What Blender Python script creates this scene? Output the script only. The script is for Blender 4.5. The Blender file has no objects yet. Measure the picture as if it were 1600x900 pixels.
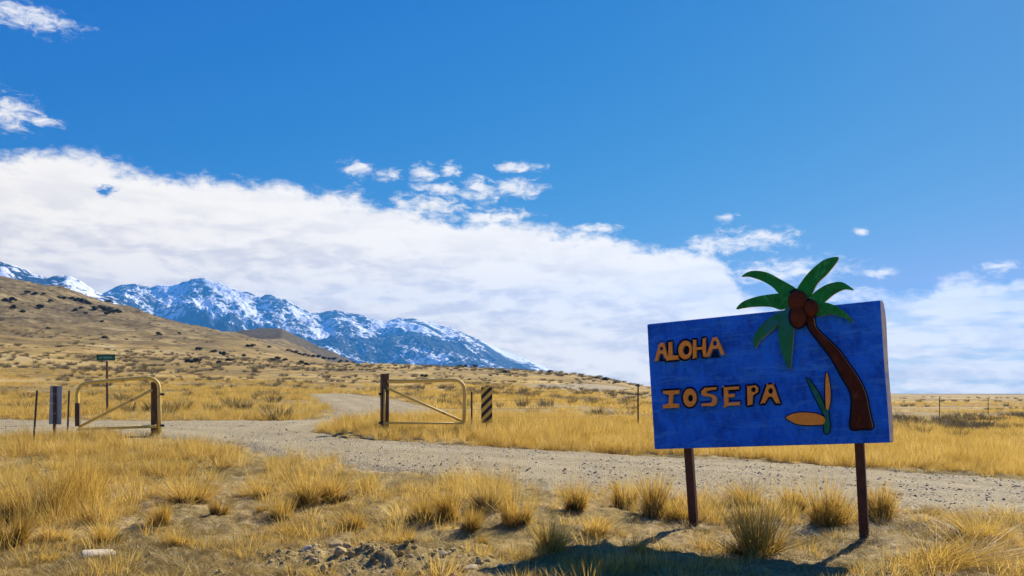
import bpy, bmesh, math, random
import numpy as np
from mathutils import Matrix, Vector

R = math.radians
random.seed(7)
rng = np.random.default_rng(11)
scene = bpy.context.scene
col = scene.collection

# ------------------------------------------------------------------ camera
F = 1333.0            # focal length in pixels of the 1600 px wide photograph
HZ = 615.0            # row of the true horizon
CAMH = 1.568
cam_d = bpy.data.cameras.new('camera')
cam_d.sensor_width = 36.0
cam_d.lens = 36.0 * F / 1600.0
cam_d.shift_y = (HZ - 450.0) / 1600.0
cam_d.clip_start = 0.1
cam_d.clip_end = 60000.0
cam = bpy.data.objects.new('camera', cam_d)
cam.location = (0, 0, CAMH)
cam.rotation_euler = (R(90), 0, 0)
col.objects.link(cam)
scene.camera = cam

# ------------------------------------------------------------------ sun, sky, exposure
SUN_AZ, SUN_EL = R(35), R(35)          # to the right of straight ahead (+Y), above the horizon
sun_d = bpy.data.lights.new('sun', 'SUN')
sun_d.energy = 5.0
sun_d.angle = R(0.53)
sun_d.color = (1.0, 0.93, 0.80)
sun = bpy.data.objects.new('sun', sun_d)
to_sun = Vector((math.sin(SUN_AZ) * math.cos(SUN_EL), math.cos(SUN_AZ) * math.cos(SUN_EL), math.sin(SUN_EL)))
sun.rotation_euler = to_sun.to_track_quat('Z', 'Y').to_euler()
sun.location = to_sun * 50
col.objects.link(sun)

scene.view_settings.view_transform = 'Standard'
scene.view_settings.look = 'None'
scene.view_settings.exposure = 0.9
scene.view_settings.gamma = 1.0
scene.view_settings.use_curve_mapping = False
scene.cycles.max_bounces = 6
scene.cycles.diffuse_bounces = 2
scene.cycles.glossy_bounces = 2
scene.cycles.transmission_bounces = 3
scene.cycles.volume_bounces = 0
scene.cycles.transparent_max_bounces = 4
scene.cycles.use_denoising = True


class NT:
    """small helper to write node trees"""
    def __init__(self, tree):
        self.t = tree
        self.n = tree.nodes
        self.l = tree.links

    def node(self, kind, **kw):
        n = self.n.new(kind)
        for k, v in kw.items():
            setattr(n, k, v)
        return n

    def put(self, sock, v):
        if isinstance(v, bpy.types.NodeSocket):
            self.l.new(v, sock)
        elif v is not None:
            sock.default_value = v

    def math(self, op, a, b=None, c=None, clamp=False):
        n = self.node('ShaderNodeMath', operation=op, use_clamp=clamp)
        self.put(n.inputs[0], a)
        self.put(n.inputs[1], b)
        if c is not None:
            self.put(n.inputs[2], c)
        return n.outputs[0]

    def vec(self, op, a, b=None):
        n = self.node('ShaderNodeVectorMath', operation=op)
        self.put(n.inputs[0], a)
        if b is not None:
            self.put(n.inputs[1], b)
        return n.outputs['Value'] if op in ('LENGTH', 'DOT_PRODUCT') else n.outputs['Vector']

    def smooth(self, v, a, b):
        n = self.node('ShaderNodeMapRange', interpolation_type='SMOOTHSTEP')
        self.put(n.inputs['Value'], v)
        n.inputs['From Min'].default_value = a
        n.inputs['From Max'].default_value = b
        return n.outputs[0]

    def remap(self, v, a, b, c, d):
        n = self.node('ShaderNodeMapRange')
        self.put(n.inputs['Value'], v)
        for k, x in zip(('From Min', 'From Max', 'To Min', 'To Max'), (a, b, c, d)):
            n.inputs[k].default_value = x
        return n.outputs[0]

    def mix(self, f, a, b, blend='MIX'):
        n = self.node('ShaderNodeMix', data_type='RGBA', blend_type=blend)
        self.put(n.inputs[0], f)
        self.put(n.inputs[6], a if isinstance(a, bpy.types.NodeSocket) else (*a[:3], 1))
        self.put(n.inputs[7], b if isinstance(b, bpy.types.NodeSocket) else (*b[:3], 1))
        return n.outputs[2]

    def noise(self, vec, scale, detail=4, rough=0.55, dist=0.0, out=0):
        n = self.node('ShaderNodeTexNoise')
        if vec is not None:
            self.put(n.inputs['Vector'], vec)
        n.inputs['Scale'].default_value = scale
        n.inputs['Detail'].default_value = detail
        n.inputs['Roughness'].default_value = rough
        n.inputs['Distortion'].default_value = dist
        return n.outputs[out]

    def ramp(self, f, stops):
        n = self.node('ShaderNodeValToRGB')
        e = n.color_ramp.elements
        while len(e) < len(stops):
            e.new(0.5)
        for i, (p, c) in enumerate(stops):
            e[i].position = p
            e[i].color = (*c[:3], 1)
        self.put(n.inputs[0], f)
        return n.outputs[0]

    def mapping(self, vec, scale=(1, 1, 1), rot=(0, 0, 0)):
        n = self.node('ShaderNodeMapping')
        self.put(n.inputs['Vector'], vec)
        n.inputs['Scale'].default_value = scale
        n.inputs['Rotation'].default_value = rot
        return n.outputs[0]

    def bump(self, h, strength=0.3, dist=0.02):
        n = self.node('ShaderNodeBump')
        n.inputs['Strength'].default_value = strength
        n.inputs['Distance'].default_value = dist
        self.put(n.inputs['Height'], h)
        return n.outputs[0]


# ---- world: physical sky with a bank of cloud laid out by compass bearing and elevation
world = bpy.data.worlds.new('World')
scene.world = world
world.use_nodes = True
world.cycles.sampling_method = 'MANUAL'
world.cycles.sample_map_resolution = 512
w = NT(world.node_tree)
w.n.clear()
SKY_STRENGTH = 0.1
sky = w.node('ShaderNodeTexSky', sky_type='NISHITA')
sky.sun_disc = False
sky.sun_elevation = SUN_EL
sky.sun_rotation = SUN_AZ
sky.altitude = 1400
sky.air_density = 1.0
sky.dust_density = 0.35
sky.ozone_density = 3.0
tc = w.node('ShaderNodeTexCoord')
sep = w.node('ShaderNodeSeparateXYZ')
w.l.new(tc.outputs['Generated'], sep.inputs[0])
az = w.math('ARCTAN2', sep.outputs[0], sep.outputs[1])
el = w.math('ARCSINE', w.math('MINIMUM', w.math('MAXIMUM', sep.outputs[2], -1.0), 1.0))
comb = w.node('ShaderNodeCombineXYZ')
w.l.new(az, comb.inputs[0])
w.l.new(el, comb.inputs[1])
P = comb.outputs[0]


def sky_dir(px, py):
    a = math.atan((px - 800) / F)
    return a, math.atan((HZ - py) / F * math.cos(a))


edge_px = [(-2400, 250), (-400, 240), (0, 246), (70, 243), (130, 242), (190, 257), (260, 280), (330, 283), (450, 291), (540, 308), (620, 326), (700, 344),
           (800, 349), (880, 358), (950, 370), (1010, 390), (1080, 396), (1125, 410), (1160, 455), (1230, 480), (1320, 490), (1390, 476), (1440, 462), (1500, 440),
           (1570, 436), (1620, 450), (1900, 480), (3200, 500)]
cur = w.node('ShaderNodeFloatCurve')
c0 = cur.mapping.curves[0]
pts = []
for px, py in edge_px:
    a, e = sky_dir(px, py)
    pts.append((min(max((a + 1.6) / 3.2, 0), 1), e / 0.4))
c0.points[0].location = pts[0]
c0.points[1].location = pts[-1]
for p in pts[1:-1]:
    c0.points.new(*p)
for p in c0.points:
    p.handle_type = 'AUTO_CLAMPED'
cur.mapping.update()
w.put(cur.inputs['Value'], w.math('DIVIDE', w.math('ADD', az, 1.6), 3.2, clamp=True))
edge = w.math('MULTIPLY', cur.outputs[0], 0.4)
bank = w.math('MULTIPLY', w.math('SUBTRACT', edge, el), 45.0)
bank = w.math('MINIMUM', bank, 1.5)
blobs = [(40, 26, 66, 17), (10, 20, 40, 14), (20, 178, 36, 26), (62, 190, 30, 8), (558, 263, 24, 10), (604, 271, 20, 9), (664, 270, 20, 11), (704, 266, 15, 9), (752, 298, 32, 16),
         (806, 293, 38, 13), (812, 262, 30, 7), (684, 296, 34, 9), (668, 324, 55, 18), (766, 340, 62, 12), (1137, 341, 13, 7),
         (1175, 377, 62, 15), (1110, 384, 40, 14), (1376, 426, 24, 8), (1560, 417, 28, 8), (1225, 425, 85, 19), (1345, 362, 12, 5), (930, 357, 34, 7),
         (-420, 120, 160, 40), (1850, 330, 120, 26), (2200, 420, 200, 30), (-900, 60, 220, 60), (1420, 470, 60, 14), (1320, 460, 50, 12)]
puffs = None
for bx, by, rx, ry in blobs:
    a, e = sky_dir(bx, by)
    k = F * math.cos(a)
    d = w.vec('LENGTH', w.vec('MULTIPLY', w.vec('SUBTRACT', P, (a, e, 0)), (F / math.cos(a) ** 2 / rx / 1.3, F / math.cos(a) / ry / 1.3, 0)))
    puffs = w.math('SUBTRACT', 1.0, d) if puffs is None else w.math('MAXIMUM', puffs, w.math('SUBTRACT', 1.0, d))
# the small blue hole in the bank
a, e = sky_dir(164, 298)
d = w.vec('LENGTH', w.vec('MULTIPLY', w.vec('SUBTRACT', P, (a, e, 0)), (F / 32, F / 15, 0)))
n1 = w.noise(w.mapping(P, (1, 1.5, 1)), 24, 9, 0.62, 0.25)
n3 = w.noise(w.mapping(P, (1, 2.1, 1)), 58, 8, 0.66, 0.5)
ns = w.noise(w.mapping(P, (1, 2.2, 1)), 7, 3, 0.5)
b_f = w.math('ADD', bank, w.math('ADD', w.math('MULTIPLY', w.math('SUBTRACT', n1, 0.5), 2.4), w.math('MULTIPLY', w.math('SUBTRACT', n3, 0.5), 1.1)))
p_f = w.math('ADD', w.math('MULTIPLY', w.math('MINIMUM', puffs, 0.75), 1.15), w.math('ADD', w.math('MULTIPLY', w.math('SUBTRACT', n3, 0.56), 3.4), w.math('MULTIPLY', w.math('SUBTRACT', n1, 0.5), 1.0)))
hole = w.math('SUBTRACT', w.math('ADD', 0.95, w.math('MULTIPLY', w.math('SUBTRACT', n3, 0.5), 2.4)), d)
b_f = w.math('SUBTRACT', b_f, w.math('MULTIPLY', w.math('MAXIMUM', hole, 0.0), 1.9))
mask = w.math('MAXIMUM', w.smooth(b_f, -0.40, 0.55), w.math('MULTIPLY', w.smooth(p_f, -0.35, 1.05), 0.95))
# toward the right the low bank is thin and lets blue through
thin = w.math('MULTIPLY', w.smooth(az, 0.12, 0.42), w.smooth(w.noise(w.mapping(P, (1, 5.0, 1)), 13, 5, 0.55), 0.46, 0.66))
mask = w.math('MULTIPLY', mask, w.math('SUBTRACT', 1.0, w.math('MULTIPLY', thin, 0.5)))
mask = w.math('MULTIPLY', mask, 0.97)
gn = w.math('ADD', w.math('MULTIPLY', w.noise(w.mapping(P, (1, 4.5, 1)), 9, 6, 0.55, 0.4), 0.6), w.math('MULTIPLY', w.noise(w.mapping(P, (1, 2.6, 1)), 30, 6, 0.6, 0.3), 0.4))
grey = w.smooth(gn, 0.43, 0.60)
deep = w.smooth(w.math('SUBTRACT', edge, el), 0.012, 0.085)
cl = w.mix(w.math('MULTIPLY', grey, w.math('ADD', 0.3, w.math('MULTIPLY', deep, 0.7))), w.mix(w.smooth(el, 0.05, 0.42), (0.90, 0.75, 0.49), (0.60, 0.58, 0.54)), w.mix(w.smooth(el, 0.05, 0.42), (0.64, 0.52, 0.365), (0.45, 0.45, 0.45)))
cl = w.mix(1.0, cl, (1 / SKY_STRENGTH, 1 / SKY_STRENGTH, 1 / SKY_STRENGTH), 'MULTIPLY')
# a polarised, contrasty sky: each channel of the physical colour on its own film curve
sk = w.node('ShaderNodeSeparateColor')
w.l.new(w.mix(1.0, sky.outputs[0], (0.082, 0.082, 0.082), 'MULTIPLY'), sk.inputs[0])
sc_ = w.node('ShaderNodeCombineColor')
for i_, (amp_, pow_, top_) in enumerate(((2.8, 3.0, 0.43), (0.36, 1.0, 0.85), (0.29, 0.10, 1.0))):
    w.l.new(w.math('MULTIPLY', w.math('POWER', w.math('MINIMUM', sk.outputs[i_], top_), pow_), amp_ / SKY_STRENGTH), sc_.inputs[i_])
skyc = sc_.outputs[0]
bg = w.node('ShaderNodeBackground')
w.l.new(w.mix(mask, skyc, cl), bg.inputs[0])
bg.inputs[1].default_value = SKY_STRENGTH
wo = w.node('ShaderNodeOutputWorld')
w.l.new(bg.outputs[0], wo.inputs[0])


# ------------------------------------------------------------------ noise and terrain in numpy
def _hash(ix, iy, seed):
    h = (ix.astype(np.int64) * 374761393 + iy.astype(np.int64) * 668265263 + seed * 974711) & 0xffffffff
    h = ((h ^ (h >> 13)) * 1274126177) & 0xffffffff
    return ((h ^ (h >> 16)) & 0xffffff) / float(0xffffff)


def vnoise(x, y, seed=0):
    x = np.asarray(x, float)
    y = np.asarray(y, float)
    ix, iy = np.floor(x), np.floor(y)
    fx, fy = x - ix, y - iy
    fx = fx * fx * fx * (fx * (fx * 6 - 15) + 10)
    fy = fy * fy * fy * (fy * (fy * 6 - 15) + 10)
    a, b = _hash(ix, iy, seed), _hash(ix + 1, iy, seed)
    c, d = _hash(ix, iy + 1, seed), _hash(ix + 1, iy + 1, seed)
    return (a + (b - a) * fx) * (1 - fy) + (c + (d - c) * fx) * fy


def fbm(x, y, seed=0, octv=4, gain=0.5):
    s = a = 0.0
    amp = 1.0
    for i in range(octv):
        s = s + amp * vnoise(x * 2 ** i + 17.3 * i, y * 2 ** i - 9.1 * i, seed + i)
        a += amp
        amp *= gain
    return s / a - 0.5


def ridged(x, y, seed=0, octv=5, gain=0.55):
    s = a = 0.0
    amp = 1.0
    for i in range(octv):
        s = s + amp * (1 - np.abs(2 * vnoise(x * 2 ** i + 5.7 * i, y * 2 ** i + 3.3 * i, seed + i) - 1))
        a += amp
        amp *= gain
    return s / a


COLS = np.array([-700, -100, 0, 50, 100, 160, 200, 250, 300, 380, 440, 500, 560, 640, 760, 860, 930, 1000, 1100, 1250, 1400, 1600, 2300], float)


def zrow(D, ys):          # image rows of the ground at depth D -> heights
    xs = np.array([p[0] for p in ys], float)
    v = np.array([p[1] for p in ys], float)
    return CAMH + (HZ - np.interp(COLS, xs, v)) / F * D


def hrow(hs):
    return np.interp(COLS, [p[0] for p in hs], [p[1] for p in hs])


ROWS = [
    (1.0, hrow([(0, 0)])),
    (9.0, hrow([(-100, .06), (500, 0), (1100, -.03), (1349, 0), (1600, 0)])),
    (13.0, hrow([(-100, .26), (250, .22), (500, .2), (760, .175), (1000, .12), (1250, .05), (1600, 0)])),
    (17.0, hrow([(-100, .46), (250, .42), (500, .38), (760, .33), (1000, .22), (1250, .1), (1600, 0)])),
    (21.5, hrow([(-100, .64), (250, .6), (600, .64), (760, .58), (1000, .42), (1250, .2), (1600, 0)])),
    (27.0, hrow([(-100, .78), (250, .74), (500, .74), (760, .72), (1000, .56), (1250, .25), (1600, 0)])),
    (40.0, hrow([(-100, 1.0), (250, 1.0), (500, 1.05), (760, .95), (1000, .7), (1250, .3), (1400, .12), (1600, 0)])),
    (60.0, hrow([(-100, 1.7), (250, 1.6), (500, 1.55), (760, 1.45), (1000, .8), (1250, .3), (1400, .1), (1600, -.05)])),
    (85.0, zrow(85, [(-100, 597), (250, 603), (500, 608), (760, 606), (900, 613), (1000, 624), (1250, 634), (1400, 638), (1600, 639)])),
    (160.0, zrow(160, [(-100, 566), (0, 572), (250, 582), (500, 590), (640, 592), (760, 594), (860, 599), (1000, 613), (1250, 624), (1400, 627), (1600, 627)])),
    (300.0, zrow(300, [(-700, 500), (-100, 520), (0, 524), (250, 548), (380, 556), (500, 568), (560, 569), (640, 570), (760, 574), (860, 580), (930, 588), (1000, 602), (1100, 609), (1250, 616), (1400, 619), (1600, 620)])),
    (420.0, zrow(420, [(-700, 420), (-100, 470), (0, 478), (160, 502), (250, 517), (300, 526), (380, 536), (440, 552), (500, 566), (560, 577), (760, 588), (1000, 609), (1250, 617), (1400, 618), (1600, 618.5)])),
    (560.0, zrow(560, [(-700, 350), (-100, 428), (0, 441), (50, 450), (100, 459), (160, 471), (200, 477), (240, 494), (300, 515), (380, 531), (440, 557), (500, 573), (560, 585), (760, 598), (1000, 612), (1250, 617), (1600, 617)])),
    (800.0, zrow(800, [(-700, 380), (-100, 460), (0, 470), (100, 490), (200, 505), (250, 515), (300, 530), (370, 540), (384, 532), (410, 520), (440, 528), (480, 550), (520, 568), (560, 585), (760, 603), (1000, 613), (1600, 616.5)])),
    (1000.0, zrow(1000, [(-700, 420), (-100, 500), (200, 530), (340, 540), (380, 514), (395, 505), (412, 502), (440, 511), (470, 526), (500, 541), (540, 560), (600, 585), (760, 607), (1000, 614), (1600, 616)])),
    (1500.0, zrow(1500, [(-700, 480), (-100, 550), (200, 565), (400, 570), (560, 590), (760, 610), (1000, 615.5), (1600, 616)])),
    (4000.0, zrow(4000, [(-700, 560), (0, 575), (560, 600), (760, 612), (860, 614.5), (1600, 615.4)])),
    (14000.0, hrow([(0, 0)])),
    (40000.0, hrow([(0, 0)])),
]
RD = np.log(np.array([r[0] for r in ROWS]))
RZ = np.array([r[1] for r in ROWS])
CU = (COLS - 800) / F


def pchip_w(t):
    return t * t * (3 - 2 * t)


def h_base(x, y):
    x = np.asarray(x, float)
    y = np.asarray(y, float)
    D = np.maximum(y, 1.0)
    u = np.clip(x / np.maximum(y, 3.0), CU[0], CU[-1])
    L = np.log(D)
    i = np.clip(np.searchsorted(RD, L) - 1, 0, len(RD) - 2)
    t = (L - RD[i]) / (RD[i + 1] - RD[i])
    t = np.clip(t, 0, 1)
    j = np.clip(np.searchsorted(CU, u) - 1, 0, len(CU) - 2)
    s = np.clip((u - CU[j]) / (CU[j + 1] - CU[j]), 0, 1)
    # linear in depth between rows, so profiles stay monotone
    d0, d1 = np.exp(RD[i]), np.exp(RD[i + 1])
    tl = np.clip((D - d0) / (d1 - d0), 0, 1)
    t = np.where(D < 400, 0.5 * tl + 0.5 * t, tl)
    z0 = RZ[i, j] * (1 - s) + RZ[i, j + 1] * s
    z1 = RZ[i + 1, j] * (1 - s) + RZ[i + 1, j + 1] * s
    return z0 * (1 - t) + z1 * t


def px_of(x, y, z):
    return 800 + F * x / y, HZ - F * (z - CAMH) / y


def ground_hit(px, py, dmax=120.0):
    """world point of the smooth ground seen in photograph pixel (px, py)"""
    u = (px - 800) / F
    D = np.exp(np.linspace(math.log(4.0), math.log(dmax), 2500))
    yy = HZ - F * (h_base(u * D, D) - CAMH) / D
    k = np.argmax(yy <= py) if (yy <= py).any() else len(D) - 1
    return np.array([u * D[k], D[k]])


def at(px, py, D):
    return Vector(((px - 800) / F * D, D, CAMH + (HZ - py) / F * D))


# roads, traced on the ground
ROAD_PX = [(-260, 653), (-80, 656), (60, 658), (180, 659), (300, 658), (440, 658), (500, 656), (524, 648), (516, 636), (494, 624), (478, 617),
           (540, 615), (585, 620), (640, 630), (700, 644), (728, 656), (660, 657), (600, 654), (530, 662), (500, 674), (520, 684), (600, 690),
           (700, 697), (860, 706), (1020, 713), (1200, 722), (1400, 737), (1600, 752), (1900, 774), (2300, 800),
           (2300, 860), (1900, 828), (1600, 807), (1400, 797), (1180, 789), (1000, 778), (800, 757), (640, 738), (450, 714), (380, 699), (300, 690),
           (250, 684), (180, 676), (60, 678), (-80, 682), (-260, 686)]
ROAD = np.array([ground_hit(*p) for p in ROAD_PX])
PATCH_PX = [(815, 604), (840, 600), (900, 599), (960, 603), (985, 607), (940, 610), (860, 609)]
PATCH = np.array([ground_hit(*p, dmax=260) for p in PATCH_PX])


def sdist(poly, x, y):
    """signed distance to a polygon, positive inside"""
    x = np.asarray(x, float)
    y = np.asarray(y, float)
    d2 = np.full(x.shape, 1e18)
    ins = np.zeros(x.shape, bool)
    n = len(poly)
    for i in range(n):
        ax, ay = poly[i]
        bx, by = poly[(i + 1) % n]
        ex, ey = bx - ax, by - ay
        t = np.clip(((x - ax) * ex + (y - ay) * ey) / (ex * ex + ey * ey), 0, 1)
        d2 = np.minimum(d2, (x - ax - t * ex) ** 2 + (y - ay - t * ey) ** 2)
        c = ((ay > y) != (by > y)) & (x < (bx - ax) * (y - ay) / (by - ay + 1e-12) + ax)
        ins ^= c
    return np.where(ins, 1, -1) * np.sqrt(d2)


def road_sd(x, y):
    s = np.full(np.shape(x), -50.0)
    m = (np.asarray(y) < 130) & (np.asarray(y) > 4)
    if m.any():
        xm, ym = np.asarray(x)[m], np.asarray(y)[m]
        v = sdist(ROAD, xm, ym)
        v = v + (fbm(xm * .8, ym * .8, 5, 3)) * 0.7 + fbm(xm * 4, ym * 4, 6, 2) * 0.25
        s[m] = v
    return s


MOUND = ground_hit(585, 880)


def h_detail(x, y):
    x = np.asarray(x, float)
    y = np.asarray(y, float)
    D = np.hypot(x, y)
    n = fbm(x * .45, y * .45, 1, 3) * 0.13 * np.clip(D / 8, 0, 1)
    near = np.clip((60 - D) / 40, 0, 1)
    n = n + near * (fbm(x * 2.2, y * 2.2, 2, 3) * 0.10 + fbm(x * 9, y * 9, 3, 4) * 0.065)
    far = np.clip((D - 60) / 400, 0, 1)
    n = n + far * (fbm(x / 60, y / 60, 8, 6, 0.6) * 6.0 + (ridged(x / 80, y / 240, 9, 5) - .55) * 14.0 * np.clip((D - 200) / 200, 0, 1) * np.clip((950 - D) / 350, 0.35, 1)) * np.clip((h_base(x, y) - 2) / 25, 0, 1)
    # the rough pile of earth and stones by the near edge
    dx, dy = (x - MOUND[0]) / 0.75, (y - MOUND[1]) / 0.42
    m = np.exp(-(dx * dx + dy * dy))
    n = n + m * (0.12 + fbm(x * 6, y * 6, 21, 4) * 0.20 + fbm(x * 20, y * 20, 22, 3) * 0.07)
    return n


def h_ground(x, y):
    s = road_sd(x, y)
    k = np.clip(s / 0.5 + 0.5, 0, 1)
    return h_base(x, y) + h_detail(x, y) * (1 - 0.85 * k) - 0.07 * np.clip(s / 0.3 + 0.3, 0, 1)


def h_road(x, y):
    s = road_sd(x, y)
    return h_base(x, y) + 0.15 * h_detail(x, y) + np.clip(s * 0.16, -0.09, 0.035) + fbm(x * 9, y * 9, 31, 3) * 0.025


# ------------------------------------------------------------------ object helpers
def tag(o, label=None, cat=None, group=None, kind=None):
    if label: o['label'] = label
    if cat: o['category'] = cat
    if group: o['group'] = group
    if kind: o['kind'] = kind
    return o


def link(o, parent=None):
    col.objects.link(o)
    if parent is not None:
        o.parent = parent
    return o


def empty(name, loc):
    o = bpy.data.objects.new(name, None)
    o.empty_display_size = 0.2
    o.location = loc
    return link(o)


def mesh_np(name, verts, faces, mats=(), smooth=False):
    me = bpy.data.meshes.new(name)
    verts = np.asarray(verts, np.float32)
    me.vertices.add(len(verts))
    me.vertices.foreach_set('co', verts.ravel())
    faces = np.asarray(faces, np.int32)
    k = faces.shape[1]
    me.loops.add(faces.size)
    me.loops.foreach_set('vertex_index', faces.ravel())
    me.polygons.add(len(faces))
    me.polygons.foreach_set('loop_start', np.arange(0, faces.size, k, dtype=np.int32))
    if smooth:
        me.polygons.foreach_set('use_smooth', np.ones(len(faces), bool))
    me.update(calc_edges=True)
    for m in mats:
        me.materials.append(m)
    return me


def obj(name, me, parent=None, loc=None):
    o = bpy.data.objects.new(name, me)
    if loc is not None:
        o.location = loc
    return link(o, parent)


def bm_mesh(name, bm, mat, smooth=False):
    me = bpy.data.meshes.new(name)
    if smooth:
        for f in bm.faces:
            f.smooth = True
    bm.to_mesh(me)
    bm.free()
    for m in (mat if isinstance(mat, (list, tuple)) else [mat]):
        me.materials.append(m)
    return me


def tube(bm, path, rad, seg=10, caps=True):
    """round tube along a list of points; rad a number or one per point"""
    path = [Vector(p) for p in path]
    n = len(path)
    rad = rad if isinstance(rad, (list, tuple)) else [rad] * n
    rings = []
    up = Vector((0.13, 0.21, 0.97)).normalized()
    for i, p in enumerate(path):
        d = (path[min(i + 1, n - 1)] - path[max(i - 1, 0)]).normalized()
        a = d.cross(up)
        if a.length < 0.05:
            a = d.cross(Vector((1, 0, 0)))
        a.normalize()
        b = d.cross(a).normalized()
        rings.append([bm.verts.new(p + (a * math.cos(2 * math.pi * k / seg) + b * math.sin(2 * math.pi * k / seg)) * rad[i]) for k in range(seg)])
    for i in range(n - 1):
        for k in range(seg):
            bm.faces.new((rings[i][k], rings[i][(k + 1) % seg], rings[i + 1][(k + 1) % seg], rings[i + 1][k]))
    if caps:
        bm.faces.new(rings[0][::-1])
        bm.faces.new(rings[-1])
    return bm


def box(bm, lo, hi, bevel=0.0):
    v = bmesh.ops.create_cube(bm, size=1.0)['verts']
    for q in v:
        q.co = Vector([lo[i] + (q.co[i] + .5) * (hi[i] - lo[i]) for i in range(3)])
    if bevel:
        e = [x for x in bm.edges if all(y in v for y in x.verts)]
        bmesh.ops.bevel(bm, geom=e, offset=bevel, segments=2, affect='EDGES', profile=0.7)
    return bm


# ------------------------------------------------------------------ materials
def material(name):
    m = bpy.data.materials.new(name)
    m.use_nodes = True
    t = NT(m.node_tree)
    b = t.n['Principled BSDF']
    return m, t, b


def world_pos(t):
    g = t.node('ShaderNodeNewGeometry')
    return g.outputs['Position']


def obj_pos(t):
    return t.node('ShaderNodeTexCoord').outputs['Object']


def mat_ground():
    m, t, b = material('dry_ground')
    p = world_pos(t)
    # soil and litter, patchy at every size
    big = t.noise(p, 0.012, 6, 0.6)
    mid = t.noise(p, 0.16, 6, 0.6, 0.4)
    fine = t.noise(p, 6.0, 6, 0.65)
    vfine = t.noise(p, 45.0, 4, 0.6)
    soil = t.ramp(fine, [(0.28, (0.13, 0.085, 0.032)), (0.42, (0.28, 0.195, 0.08)), (0.56, (0.43, 0.31, 0.14)), (0.75, (0.62, 0.49, 0.27))])
    litter = t.ramp(vfine, [(0.3, (0.17, 0.115, 0.04)), (0.5, (0.40, 0.275, 0.085)), (0.7, (0.60, 0.44, 0.16))])
    near = t.mix(t.smooth(mid, 0.40, 0.62), soil, litter)
    olive = t.smooth(t.noise(p, 0.8, 7, 0.72), 0.42, 0.58)
    near = t.mix(t.math('MULTIPLY', olive, 0.7), near, t.mix(t.smooth(vfine, 0.4, 0.6), (0.105, 0.075, 0.022), (0.27, 0.195, 0.06)))
    crumb = t.smooth(t.noise(p, 17.0, 6, 0.75), 0.56, 0.66)
    near = t.mix(t.math('MULTIPLY', crumb, 0.6), near, (0.10, 0.068, 0.03))
    # far slopes: dry grass in gold and straw, olive brush belts, bare stony brown
    f1 = t.noise(p, 0.011, 7, 0.62, 0.6)
    f2 = t.noise(p, 0.05, 7, 0.66, 0.5)
    f3 = t.noise(p, 0.23, 6, 0.66)
    f4 = t.noise(t.mapping(p, (1, 1, 1), (0, 0, 0.7)), 0.028, 6, 0.62, 0.8)
    far = t.ramp(f2, [(0.34, (0.20, 0.135, 0.042)), (0.46, (0.34, 0.225, 0.065)), (0.55, (0.45, 0.30, 0.085)), (0.66, (0.60, 0.45, 0.20))])
    far = t.mix(t.math('MULTIPLY', t.smooth(f4, 0.50, 0.60), 0.75), far, t.mix(t.smooth(f3, 0.42, 0.58), (0.125, 0.085, 0.028), (0.26, 0.175, 0.06)))
    far = t.mix(t.math('MULTIPLY', t.smooth(f4, 0.44, 0.36), 0.55), far, (0.50, 0.37, 0.17))
    far = t.mix(t.math('MULTIPLY', t.smooth(f3, 0.5, 0.66), 0.5), far, (0.15, 0.10, 0.04))
    # the upper hillside is browner and stonier
    s = t.node('ShaderNodeSeparateXYZ')
    t.l.new(p, s.inputs[0])
    high = t.smooth(s.outputs[2], 9.0, 34.0)
    stony = t.ramp(t.math('ADD', t.math('MULTIPLY', f2, 0.5), t.math('MULTIPLY', f3, 0.5)), [(0.40, (0.045, 0.032, 0.014)), (0.47, (0.12, 0.086, 0.038)), (0.53, (0.19, 0.14, 0.062)), (0.61, (0.36, 0.27, 0.125))])
    far = t.mix(t.math('MULTIPLY', high, 0.9), far, stony)
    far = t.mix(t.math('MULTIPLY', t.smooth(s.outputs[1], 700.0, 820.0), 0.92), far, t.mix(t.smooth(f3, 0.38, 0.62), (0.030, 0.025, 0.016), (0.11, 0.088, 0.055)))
    brush = t.math('MULTIPLY', t.smooth(t.noise(p, 0.33, 7, 0.78), 0.50, 0.60), t.smooth(f1, 0.36, 0.60))
    far = t.mix(t.math('MULTIPLY', brush, 0.85), far, (0.095, 0.070, 0.034))
    c = t.mix(t.smooth(s.outputs[1], 22.0, 60.0), near, far)
    t.l.new(c, b.inputs['Base Color'])
    b.inputs['Roughness'].default_value = 0.95
    b.inputs['Specular IOR Level'].default_value = 0.1
    t.l.new(t.bump(t.math('ADD', fine, t.math('MULTIPLY', vfine, 0.6)), 0.9, 0.03), b.inputs['Normal'])
    return m


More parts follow.
